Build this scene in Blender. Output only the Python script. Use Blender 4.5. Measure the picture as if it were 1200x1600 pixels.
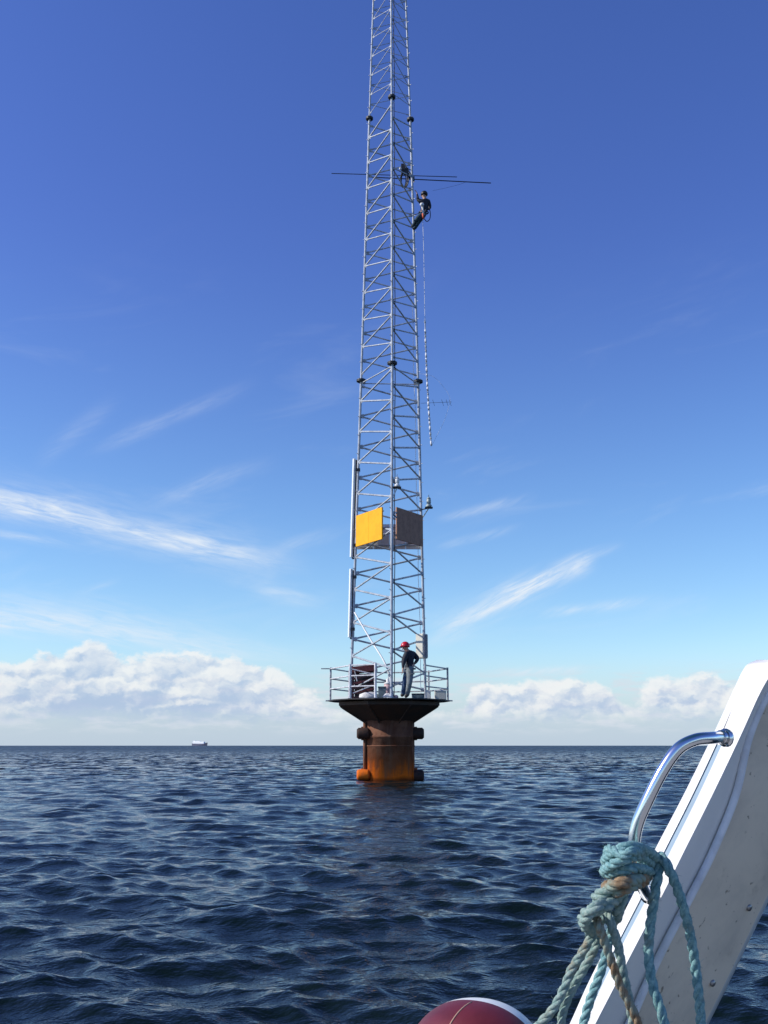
import bpy, bmesh, math, random
import numpy as np
from mathutils import Vector, Matrix, noise as mnoise
R = math.radians
random.seed(7)
for o in list(bpy.data.objects): bpy.data.objects.remove(o)
scene = bpy.context.scene
COL = scene.collection

# ------------------------------------------------------------------ camera
F, CAM_H, PITCH = 1600.0, 1.05, math.atan(365/1600)
cam = bpy.data.objects.new('camera', bpy.data.cameras.new('camera'))
COL.objects.link(cam)
cam.location = (0, 0, CAM_H)
cam.rotation_euler = (R(90) + PITCH, 0, 0)
cam.data.sensor_fit = 'VERTICAL'
cam.data.sensor_height = 24
cam.data.lens = 24/1600*F
cam.data.clip_start = .05
cam.data.clip_end = 80000
scene.camera = cam
scene.render.resolution_x, scene.render.resolution_y = 768, 1024
scene.view_settings.view_transform = 'Standard'
scene.view_settings.look = 'None'
scene.view_settings.exposure = 0.0
scene.view_settings.gamma = 1

def ray(px, py):
    u, v = px - 600, 800 - py
    return Vector((u, F*math.cos(PITCH) - v*math.sin(PITCH), F*math.sin(PITCH) + v*math.cos(PITCH)))
def P(px, py, Y):                     # point seen at px,py whose distance along +Y is Y
    d = ray(px, py); return Vector((0, 0, CAM_H)) + d*(Y/d.y)
def Q(px, py, Z):                     # same, Z = depth along the lens axis
    return Vector((0, 0, CAM_H)) + ray(px, py)*(Z/F)
def azel(px, py):
    d = ray(px, py).normalized()
    return math.degrees(math.atan2(d.x, d.y)), math.degrees(math.asin(d.z))

# ------------------------------------------------------------------ sun and sky
SUN_AZ, SUN_EL = -97, 33             # degrees clockwise from +Y
sd = Vector((math.sin(R(SUN_AZ))*math.cos(R(SUN_EL)), math.cos(R(SUN_AZ))*math.cos(R(SUN_EL)), math.sin(R(SUN_EL))))
sun = bpy.data.objects.new('sun', bpy.data.lights.new('sun', 'SUN'))
COL.objects.link(sun)
sun.data.energy = 4.6
sun.data.angle = R(.5)
sun.data.color = (1, .955, .88)
sun.rotation_euler = sd.to_track_quat('Z', 'Y').to_euler()

class NB:                              # little expression builder for shader nodes
    def __init__(s, tree): s.t = tree
    def n(s, typ, **kw):
        nd = s.t.nodes.new(typ)
        for k, v in kw.items(): setattr(nd, k, v)
        return nd
    def put(s, sock, v):
        if isinstance(v, E): s.t.links.new(v.s, sock)
        elif isinstance(v, bpy.types.NodeSocket): s.t.links.new(v, sock)
        else: sock.default_value = v
    def m(s, op, a, b=0., c=0., clamp=False):
        nd = s.n('ShaderNodeMath', operation=op, use_clamp=clamp)
        s.put(nd.inputs[0], a); s.put(nd.inputs[1], b); s.put(nd.inputs[2], c)
        return E(s, nd.outputs[0])
    def xyz(s, a, b, c=0.):
        nd = s.n('ShaderNodeCombineXYZ')
        for i, v in enumerate((a, b, c)): s.put(nd.inputs[i], v)
        return E(s, nd.outputs[0])
    def noise(s, vec, scale, detail=5., rough=.55, dist=0.):
        nd = s.n('ShaderNodeTexNoise')
        s.put(nd.inputs['Vector'], vec)
        nd.inputs['Scale'].default_value = scale; nd.inputs['Detail'].default_value = detail
        nd.inputs['Roughness'].default_value = rough; nd.inputs['Distortion'].default_value = dist
        return E(s, nd.outputs['Fac'])
    def ss(s, x, lo, hi):             # smoothstep
        nd = s.n('ShaderNodeMapRange', interpolation_type='SMOOTHSTEP')
        s.put(nd.inputs['Value'], x)
        s.put(nd.inputs['From Min'], lo); s.put(nd.inputs['From Max'], hi)
        return E(s, nd.outputs['Result'])
    def curve(s, x, pts, lo, hi):     # piecewise lookup, x in lo..hi
        t = (x - lo)*(1/(hi - lo))
        nd = s.n('ShaderNodeValToRGB')
        cr = nd.color_ramp; cr.interpolation = 'EASE'
        ys = [p[1] for p in pts]; y0, y1 = min(ys), max(ys)
        while len(cr.elements) < len(pts): cr.elements.new(.5)
        for e, (px, v) in zip(cr.elements, pts):
            e.position = (px - lo)/(hi - lo); g = (v - y0)/(y1 - y0); e.color = (g, g, g, 1)
        s.put(nd.inputs[0], t)
        return E(s, nd.outputs['Color'])*(y1 - y0) + y0
    def mix(s, f, a, b):
        nd = s.n('ShaderNodeMix', data_type='RGBA')
        nd.inputs[0].default_value = 0
        s.put(nd.inputs[0], f)
        for i, v in ((6, a), (7, b)):
            if isinstance(v, tuple) and len(v) == 3: v = (*v, 1)
            s.put(nd.inputs[i], v)
        return E(s, nd.outputs[2])
class E:
    def __init__(s, b, sock): s.b, s.s = b, sock
    def __add__(s, o): return s.b.m('ADD', s, o)
    def __sub__(s, o): return s.b.m('SUBTRACT', s, o)
    def __mul__(s, o): return s.b.m('MULTIPLY', s, o)
    def __radd__(s, o): return s.b.m('ADD', o, s)
    def __rsub__(s, o): return s.b.m('SUBTRACT', o, s)
    def __rmul__(s, o): return s.b.m('MULTIPLY', o, s)
    def __neg__(s): return s.b.m('MULTIPLY', s, -1.)

SKY_TINT = (.93, .83, 1.15, 1)
SKY_ZEN = (.38, .47, .47, 1)
SKY_LOW = (1.02, 1.08, 1.17, 1)
def build_world():
    w = bpy.data.worlds.new('World'); scene.world = w; w.use_nodes = True
    t = w.node_tree; t.nodes.clear(); b = NB(t)
    sky = b.n('ShaderNodeTexSky', sky_type='NISHITA')
    sky.sun_disc = False
    sky.sun_elevation = R(SUN_EL); sky.sun_rotation = R(SUN_AZ)
    sky.air_density = 1.0; sky.dust_density = .35; sky.ozone_density = 3.0; sky.altitude = 0
    tint = b.n('ShaderNodeMix', data_type='RGBA', blend_type='MULTIPLY')
    tint.inputs[0].default_value = 1
    t.links.new(sky.outputs[0], tint.inputs[6]); tint.inputs[7].default_value = SKY_TINT
    tc = b.n('ShaderNodeTexCoord')
    nrm = b.n('ShaderNodeVectorMath', operation='NORMALIZE'); t.links.new(tc.outputs['Generated'], nrm.inputs[0])
    sep = b.n('ShaderNodeSeparateXYZ'); t.links.new(nrm.outputs[0], sep.inputs[0])
    x, y, z = (E(b, sep.outputs[i]) for i in range(3))
    az = b.m('ARCTAN2', x, y)*57.2958
    el = b.m('ARCSINE', z)*57.2958
    t.links.new(b.mix(b.ss(el, 42, 75), b.mix(b.ss(el, 5, 30), SKY_LOW, SKY_TINT), SKY_ZEN).s, tint.inputs[7])
    # ---- thin high cirrus: soft feathered streaks
    total = None
    streaks = [  # x0,y0,x1,y1,half width,strength,taper start,taper end
        (-140,752, 250,832, 16,1.0, .1,.5), (120,808, 500,886, 13,.8, .45,.55),
        (-40,828, 130,856, 6,.45, .2,.5), (-120,745, 520,890, 34,.30, .1,.4), (-40,950, 420,1000, 26,.42, .1,.5),
        (672,990, 880,895, 10,.7, .3,.35), (740,945, 940,872, 12,.95, .45,.2), (850,888, 985,848, 8,.4, .4,.5),
        (820,962, 1060,930, 7,.48, .3,.5), (650,1000, 900,880, 22,.3, .2,.3), (670,815, 850,772, 7,.3, .3,.4), (670,858, 830,818, 6,.24, .3,.4),
        (40,735, 200,610, 12,.16, .4,.5), (110,715, 420,585, 11,.19, .4,.5), (210,795, 450,712, 12,.22, .4,.5),
        (375,915, 525,942, 11,.42, .4,.5), (110,930, 200,902, 5,.2, .4,.5), (640,1010, 760,985, 8,.2, .4,.5),
        (-60,955, 560,1040, 15,.45, .1,.4), (755,1053, 930,1047, 6,.7, .3,.3), (420,862, 540,830, 8,.15,.4,.4)]
    fams = []
    for ang in (-13, 24):
        c, s_ = math.cos(R(ang)), math.sin(R(ang)); u = az*c + el*s_; v = el*c - az*s_
        fams.append((b.noise(b.xyz(u*.35 + v*.8, v*2.6 - u*.25, float(ang)), 1.1, 6, .62, .5), b.noise(b.xyz(u*.25, v*.5, ang + 40.), .9, 2, .5)))
    for i, (x0, y0, x1, y1, hw, st, ta, tb) in enumerate(streaks):
        a0, e0 = azel(x0, y0); a1, e1 = azel(x1, y1)
        L = math.hypot(a1 - a0, e1 - e0); c, s_ = (a1 - a0)/L, (e1 - e0)/L
        w_ = hw/28
        u = (az - a0)*c + (el - e0)*s_
        v = (el - e0)*c - (az - a0)*s_
        un = u*(1/L)
        ends = b.ss(un, 0, ta)*(1 - b.ss(un, 1 - tb, 1))
        fib, fib2 = fams[0] if y1 > y0 else fams[1]
        vv = (v + (fib2 - .5)*(w_*1.6))*(1/w_)
        prof = b.m('EXPONENT', -(vv*vv))
        dens = ends*prof*b.ss(fib, .12, .80)*st
        total = dens if total is None else total + dens
    gen = b.noise(b.xyz(az*.05 + el*.05, el*.22 - az*.06, 9.), 1.6, 7, .6, .6)
    total = total + b.ss(gen, .52, .85)*.16*(1 - b.ss(el, 14, 30))*b.ss(el, 3, 8)
    cir = b.m('MINIMUM', total, .9)
    # ---- cumulus banks low over the horizon
    pts = []
    for px, py in ((0,1035),(85,1015),(150,990),(205,1022),(300,1022),(425,1038),(470,1078),(520,1100),(650,1112),(715,1100),(745,1066),(850,1058),(925,1055),(985,1085),(1040,1060),(1120,1056),(1170,1075)):
        pts.append(azel(px, py))
    full = [(-60, 2.2), (-45, 3.5), (-30, 2.6)] + pts + [(32, 2.4), (45, 3.2), (60, 2.4)]
    T = b.curve(az, full, -62, 62)
    def vor(va, ve, sc, z_):
        nd = b.n('ShaderNodeTexVoronoi', feature='SMOOTH_F1'); nd.inputs['Scale'].default_value = sc
        nd.inputs['Smoothness'].default_value = .55; nd.voronoi_dimensions = '2D'
        b.put(nd.inputs['Vector'], b.xyz(va + z_, ve, 0.)); return E(b, nd.outputs['Distance'])
    wx = b.noise(b.xyz(az, el*1.2, 55.), 1.1, 4, .6); wy = b.noise(b.xyz(az, el*1.2, 77.), 1.1, 4, .6)
    azw, elw = az + (wx - .5)*1.5, el + (wy - .5)*1.1
    det = (b.noise(b.xyz(az, el*1.3, 8.), 3.2, 5, .62) - .5)
    def fld(da, de):
        va, ve = azw + da, elw*1.35 + de
        return (b.noise(b.xyz(va*.45, ve*.7, 3.), .8, 4, .5) - .5)*3.4 + (.5 - vor(va, ve, .62, 0.))*1.0 + (.5 - vor(va, ve, 1.6, 9.))*.30
    n0, n1 = fld(0., 0.), fld(-.30, .32)
    Fc = (T - el)*.9 + n0*.55 + det*.55 - .10
    base = b.ss(el + (wx - .5)*1.0, .9, 2.2)
    alpha = b.ss(Fc, -.08, .42)*base
    low = b.ss(b.noise(b.xyz(az*.45, el*2.0, 21.), 1.1, 6, .58), .44, .66)*b.ss(el, .4, 1.3)*(1 - b.ss(el, 2.8, 4.6))*.8
    lit = (n0 - n1)*.72 + det*.20 + (el - (T - 1.5))*.24 + .54
    vol = b.ss(lit, .0, 1.05)
    cc = b.mix(vol, (.42, .54, .75), (.91, .915, .915))
    K = 1.0
    # ---- assemble (all in radiance of the shown picture, then handed to one Background)
    skyc = b.n('ShaderNodeVectorMath', operation='SCALE')
    t.links.new(tint.outputs[2], skyc.inputs[0]); skyc.inputs['Scale'].default_value = SKY_STR
    hs = b.n('ShaderNodeHueSaturation'); hs.inputs['Saturation'].default_value = SKY_SAT
    t.links.new(skyc.outputs[0], hs.inputs['Color'])
    c1 = b.mix(cir, E(b, hs.outputs[0]), (.80, .87, .95))
    hazec = b.mix(b.m('MULTIPLY', (1 - b.ss(el, .2, 5.5)), .85), c1, (.48, .60, .75))
    c2 = b.mix(low, hazec, (.68, .74, .82))
    c3 = b.mix(alpha*.84, c2, cc)
    bg = b.n('ShaderNodeBackground'); t.links.new(c3.s, bg.inputs[0]); bg.inputs[1].default_value = K
    out = b.n('ShaderNodeOutputWorld'); t.links.new(bg.outputs[0], out.inputs[0])
SKY_STR, SKY_SAT = .15, 1.14
build_world()

# ------------------------------------------------------------------ materials
def mat(name, col, rough=.6, metal=0., bump=0., bscale=20., var=0., vscale=6., spec=.5, col2=None, lo=.4, hi=.65, coat=0.):
    m = bpy.data.materials.new(name); m.use_nodes = True
    t = m.node_tree; b = NB(t); bs = t.nodes['Principled BSDF']
    bs.inputs['Roughness'].default_value = rough; bs.inputs['Metallic'].default_value = metal
    bs.inputs['Specular IOR Level'].default_value = spec
    bs.inputs['Coat Weight'].default_value = coat
    tc = b.n('ShaderNodeTexCoord')
    vec = tc.outputs['Object']
    if col2 is None: col2 = tuple(c*(1 - var) for c in col)
    f = b.ss(b.noise(vec, vscale, 6, .6, .3), lo, hi)
    t.links.new(b.mix(f, col, col2).s, bs.inputs['Base Color'])
    if bump:
        bn = b.n('ShaderNodeBump'); bn.inputs['Strength'].default_value = bump; bn.inputs['Distance'].default_value = .01
        t.links.new(b.noise(vec, bscale, 5, .6).s, bn.inputs['Height']); t.links.new(bn.outputs[0], bs.inputs['Normal'])
    return m
M = dict(
    galv = mat('galvanised_steel', (.45, .49, .54), .5, .12, var=.35, vscale=5),
    dark = mat('dark_steel', (.035, .035, .04), .5, .3, var=.3),
    flange = mat('flange_steel', (.06, .065, .07), .5, .3, var=.4),
    yellow = mat('yellow_paint', (.95, .44, .008), .55, spec=.2, var=.12, vscale=2.5),
    yedge = mat('yellow_edge', (.75, .30, .12), .5, var=.2),
    brown = mat('brown_paint', (.38, .20, .13), .6, var=.25, spec=.2),
    whitep = mat('white_paint', (.78, .79, .78), .45, var=.08),
    radome = mat('radome_shell', (.80, .84, .86), .4, var=.05),
    rail = mat('rail_steel', (.45, .46, .48), .45, .3, var=.5, vscale=9),
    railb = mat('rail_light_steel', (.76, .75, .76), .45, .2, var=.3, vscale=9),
    deck = mat('deck_steel', (.03, .026, .026), .6, .1, var=.4),
    skirt = mat('skirt_steel', (.04, .026, .021), .7, 0, col2=(.07, .034, .02), vscale=2.4, bump=.3),
    maroon = mat('maroon_paint', (.16, .03, .03), .5, var=.4),
    maroond = mat('maroon_dark', (.06, .02, .025), .5, var=.4),
    teal = mat('grey_green_paint', (.17, .22, .23), .5, var=.3),
    sack = mat('white_sacking', (.70, .68, .66), .8, bump=.4, var=.15),
    pink = mat('faded_pink', (.62, .42, .42), .6, var=.2),
    cream = mat('cream_paint', (.66, .64, .54), .5, var=.1),
    black = mat('black_cable', (.012, .012, .014), .5, var=.3),
    rope_w = mat('white_line', (.75, .76, .78), .8, var=.1),
    ship_h = mat('ship_hull_paint', (.07, .08, .14), .6, var=.2, vscale=.02),
    ship_w = mat('ship_white_paint', (.78, .82, .88), .6, var=.1, vscale=.05),
    skin = mat('skin', (.50, .29, .20), .55, var=.1),
    helmet_r = mat('red_helmet', (.55, .012, .03), .3, var=.1),
    helmet_k = mat('dark_hair', (.012, .012, .014), .5, var=.2),
    jacket = mat('dark_jacket', (.022, .025, .035), .8, var=.4, vscale=9),
    jeans = mat('blue_trousers', (.05, .10, .20), .85, var=.4, vscale=9),
    canvas = mat('grey_trousers', (.22, .25, .25), .85, var=.4, vscale=7),
    teal_tr = mat('teal_trousers', (.03, .07, .10), .85, var=.4, vscale=7),
    boot = mat('dark_boot', (.03, .025, .022), .7),
    orange = mat('orange_strap', (.75, .12, .04), .6),
    chrome = mat('polished_steel', (.85, .85, .84), .16, 1., var=.05),
    gelcoat = mat('white_gelcoat', (.78, .76, .72), .25, var=.05, vscale=3, coat=.2),
    fender_r = mat('maroon_vinyl', (.14, .016, .026), .5, var=.25, vscale=14, bump=.06, bscale=60),
    fender_w = mat('white_vinyl', (.82, .82, .80), .35, var=.05),
    seam = mat('cream_seam', (.55, .33, .22), .5),
    rubber = mat('light_rail_rubber', (.80, .81, .83), .38, var=.15, vscale=30),
    groove = mat('blue_grey_groove', (.30, .40, .48), .5, var=.15),
    screw = mat('screw_steel', (.35, .34, .33), .35, .7, var=.3),
)

M['bounce_floor'] = mat('bounce_floor_grey', (.30, .30, .29), .7, var=.2)
def rope_mat(name, a, b_, c, stain):
    m = bpy.data.materials.new(name); m.use_nodes = True
    t = m.node_tree; b = NB(t); bs = t.nodes['Principled BSDF']; bs.inputs['Roughness'].default_value = .85
    tc = b.n('ShaderNodeTexCoord'); vec = tc.outputs['Object']
    f = b.ss(b.noise(vec, 160, 5, .65), .35, .65)
    g = b.ss(b.noise(vec, 22, 4, .6), stain[0], stain[1])
    t.links.new(b.mix(g, b.mix(f, a, b_), c).s, bs.inputs['Base Color'])
    bn = b.n('ShaderNodeBump'); bn.inputs['Strength'].default_value = .9; bn.inputs['Distance'].default_value = .002
    t.links.new(b.noise(vec, 420, 4, .7).s, bn.inputs['Height']); t.links.new(bn.outputs[0], bs.inputs['Normal'])
    return m
M['rope_teal'] = rope_mat('teal_rope_fibre', (.12, .27, .29), (.27, .46, .46), (.22, .26, .22), (.55, .75))
M['rope_grey'] = rope_mat('grey_green_rope_fibre', (.17, .28, .26), (.34, .43, .38), (.27, .19, .10), (.62, .80))
M['rope_brown'] = rope_mat('rust_stained_rope_fibre', (.20, .115, .055), (.34, .24, .14), (.25, .34, .29), (.42, .60))

M['bollard'] = mat('shaded_rust', (.055, .022, .014), .8, bump=.5, bscale=12, col2=(.02, .012, .01), vscale=5)  # rust colour darkened for the shaded right bollards; upper left shares it
def rust_mat():
    m = bpy.data.materials.new('rusted_pile_steel'); m.use_nodes = True
    t = m.node_tree; b = NB(t); bs = t.nodes['Principled BSDF']; bs.inputs['Roughness'].default_value = .8
    bs.inputs['Specular IOR Level'].default_value = .2
    g = b.n('ShaderNodeNewGeometry'); sp = b.n('ShaderNodeSeparateXYZ'); t.links.new(g.outputs['Position'], sp.inputs[0])
    x, y, z = (E(b, sp.outputs[i]) for i in range(3))
    n = b.noise(g.outputs['Position'], 2.2, 7, .62, .3)
    st = b.noise(b.xyz(x*6, y*6, z*.5), 1.0, 6, .6)
    c = b.mix(b.ss(n, .35, .66), (.11, .043, .024), (.20, .09, .052))
    c = b.mix(b.ss(st, .52, .72)*.55, c, (.22, .14, .09))
    zz = z + (n - .5)*.9 + (st - .5)*1.1
    c = b.mix((1 - b.ss(zz, .05, .62)), c, (1., .19, .006))
    c = b.mix((1 - b.ss(zz, .45, 1.2))*.28, c, (.45, .12, .02))
    c = b.mix((1 - b.ss(z + (n - .5)*.2, -.02, .16))*.85, c, (.03, .012, .006))
    t.links.new(c.s, bs.inputs['Base Color'])
    bn = b.n('ShaderNodeBump'); bn.inputs['Strength'].default_value = .5; bn.inputs['Distance'].default_value = .03
    t.links.new(b.noise(g.outputs['Position'], 9, 6, .65).s, bn.inputs['Height']); t.links.new(bn.outputs[0], bs.inputs['Normal'])
    return m
M['rust'] = rust_mat()

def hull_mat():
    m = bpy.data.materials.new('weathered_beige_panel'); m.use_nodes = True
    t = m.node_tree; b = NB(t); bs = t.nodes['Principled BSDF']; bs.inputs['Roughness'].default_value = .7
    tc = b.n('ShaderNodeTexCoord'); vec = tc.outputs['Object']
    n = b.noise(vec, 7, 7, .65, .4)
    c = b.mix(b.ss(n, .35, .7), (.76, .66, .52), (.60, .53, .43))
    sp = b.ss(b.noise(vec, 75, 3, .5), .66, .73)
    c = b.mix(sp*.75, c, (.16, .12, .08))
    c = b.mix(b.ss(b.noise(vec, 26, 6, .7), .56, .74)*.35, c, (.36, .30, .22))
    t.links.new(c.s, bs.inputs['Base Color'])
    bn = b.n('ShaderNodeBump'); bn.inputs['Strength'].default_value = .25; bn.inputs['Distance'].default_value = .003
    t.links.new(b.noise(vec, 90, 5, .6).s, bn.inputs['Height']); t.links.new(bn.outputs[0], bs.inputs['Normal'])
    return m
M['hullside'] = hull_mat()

# ------------------------------------------------------------------ mesh helpers
def link(name, bm, m, parent=None, smooth=False, bevel=0, origin=None):
    me = bpy.data.meshes.new(name); bmesh.ops.recalc_face_normals(bm, faces=bm.faces)
    if origin is not None: bmesh.ops.translate(bm, verts=bm.verts, vec=-Vector(origin))
    bm.to_mesh(me); bm.free()
    for mm in (m if isinstance(m, list) else [m]): me.materials.append(mm)
    if smooth:
        for p in me.polygons: p.use_smooth = True
    o = bpy.data.objects.new(name, me); COL.objects.link(o)
    if origin is not None: o.location = origin
    if parent is not None:
        o.parent = parent
        base = Vector((0, 0, 0)); q = parent
        while q is not None: base += q.location; q = q.parent
        o.location = Vector(o.location) - base
    if bevel:
        bv = o.modifiers.new('bevel', 'BEVEL'); bv.width = bevel; bv.segments = 2; bv.limit_method = 'ANGLE'
    return o
def tag(o, label, cat=None, group=None, kind=None):
    if label: o['label'] = label
    if cat: o['category'] = cat
    if group: o['group'] = group
    if kind: o['kind'] = kind
    return o
def thing(name, loc, label, cat, group=None):
    o = bpy.data.objects.new(name, None); COL.objects.link(o); o.location = loc; o.empty_display_size = .2
    return tag(o, label, cat, group)
def BM(): return bmesh.new()
def box(bm, c, s, rot=None):
    r = bmesh.ops.create_cube(bm, size=1)
    mt = Matrix.Translation(Vector(c)) @ (rot or Matrix.Identity(4)) @ Matrix.Diagonal((*s, 1))
    bmesh.ops.transform(bm, matrix=mt, verts=r['verts']); return r['verts']
def frame(d, up=Vector((0, 0, 1))):
    d = d.normalized()
    if abs(d.dot(up)) > .98: up = Vector((0, 1, 0))
    a = d.cross(up).normalized(); return a, a.cross(d).normalized()
def rod(bm, a, b, r, seg=8, r2=None, caps=True):
    a, b = Vector(a), Vector(b); u, v = frame(b - a); r2 = r if r2 is None else r2
    ra, rb = [], []
    for i in range(seg):
        t = 2*math.pi*i/seg + math.pi/seg; q = u*math.cos(t) + v*math.sin(t)
        ra.append(bm.verts.new(a + q*r)); rb.append(bm.verts.new(b + q*r2))
    for i in range(seg): bm.faces.new((ra[i], ra[(i+1) % seg], rb[(i+1) % seg], rb[i]))
    if caps: bm.faces.new(ra[::-1]); bm.faces.new(rb)
def spline(pts, n=10):
    pts = [Vector(p) for p in pts]; out = []
    ext = [pts[0]*2 - pts[1]] + pts + [pts[-1]*2 - pts[-2]]
    for i in range(1, len(ext) - 2):
        p0, p1, p2, p3 = ext[i-1:i+3]
        for k in range(n):
            t = k/n
            out.append(.5*((2*p1) + (p2 - p0)*t + (2*p0 - 5*p1 + 4*p2 - p3)*t*t + (3*p1 - p0 - 3*p2 + p3)*t**3))
    out.append(pts[-1]); return out
def tube(bm, path, r, seg=8, caps=True, rfun=None):
    rings = []; u = None
    for i, p in enumerate(path):
        d = (path[min(i+1, len(path)-1)] - path[max(i-1, 0)])
        if d.length < 1e-9: d = Vector((0, 0, 1))
        d.normalize()
        if u is None: u, _ = frame(d)
        u = (u - d*u.dot(d)); u.normalize(); v = d.cross(u)
        rr = r if rfun is None else rfun(i/(len(path)-1))
        rings.append([bm.verts.new(p + (u*math.cos(2*math.pi*k/seg) + v*math.sin(2*math.pi*k/seg))*rr) for k in range(seg)])
    for a, b in zip(rings, rings[1:]):
        for k in range(seg): bm.faces.new((a[k], a[(k+1) % seg], b[(k+1) % seg], b[k]))
    if caps: bm.faces.new(rings[0][::-1]); bm.faces.new(rings[-1])
def laid_rope(bm, pts, r, pitch=None, n=12, seg=7):
    """three strands twisted round each other along a smooth path"""
    pitch = pitch or r*7.5
    path = spline(pts, n)
    L = [0]
    for a, b in zip(path, path[1:]): L.append(L[-1] + (b - a).length)
    m = max(8, int(L[-1]/(pitch/10))); res = []; j = 0
    for i in range(m + 1):
        s = L[-1]*i/m
        while j < len(L) - 2 and L[j+1] < s: j += 1
        t = (s - L[j])/max(1e-9, L[j+1] - L[j]); res.append(path[j].lerp(path[j+1], min(1, t)))
    u = None; fr = []
    for i, p in enumerate(res):
        d = (res[min(i+1, m)] - res[max(i-1, 0)]).normalized()
        if u is None: u, _ = frame(d)
        u = (u - d*u.dot(d)).normalized(); fr.append((u.copy(), d.cross(u)))
    for k in range(3):
        sp = []
        for i, p in enumerate(res):
            th = 2*math.pi*(k/3 + L[-1]*i/m/pitch)
            wob = 1 + .08*mnoise.noise(p*60 + Vector((k, 0, 0)))
            sp.append(p + (fr[i][0]*math.cos(th) + fr[i][1]*math.sin(th))*r*.50*wob)
        tube(bm, sp, r*.56, seg)
        for i in range(1, len(sp) - 1):        # loose fibres
            for _ in range(2):
                if random.random() < .55:
                    o_ = (sp[i] - res[i]).normalized(); d_ = (sp[i+1] - sp[i-1]).normalized()
                    q = sp[i] + o_*r*.50 + d_*r*random.uniform(-.5, .5)
                    w = Vector((random.uniform(-1, 1), random.uniform(-1, 1), random.uniform(-1, 1)))
                    e = q + (o_*random.uniform(.2, .9) + d_*random.uniform(-.9, .9) + w*.4)*r*random.uniform(.3, .9)
                    rod(bm, q, q.lerp(e, .5) + w*r*.08, .00022, 3, .00018, False); rod(bm, q.lerp(e, .5) + w*r*.08, e, .00018, 3, .0001, False)
def lathe(bm, c, prof, seg=24, axis='Z'):
    rings = []
    for rr, h in prof:
        ring = []
        for k in range(seg):
            t = 2*math.pi*k/seg
            q = Vector((rr*math.cos(t), rr*math.sin(t), h))
            if axis == 'X': q = Vector((h, q.x, q.y))
            if axis == 'Y': q = Vector((q.x, h, q.y))
            ring.append(bm.verts.new(Vector(c) + q))
        rings.append(ring)
    for a, b in zip(rings, rings[1:]):
        for k in range(seg): bm.faces.new((a[k], a[(k+1) % seg], b[(k+1) % seg], b[k]))
    bm.faces.new(rings[0][::-1]); bm.faces.new(rings[-1])

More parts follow.
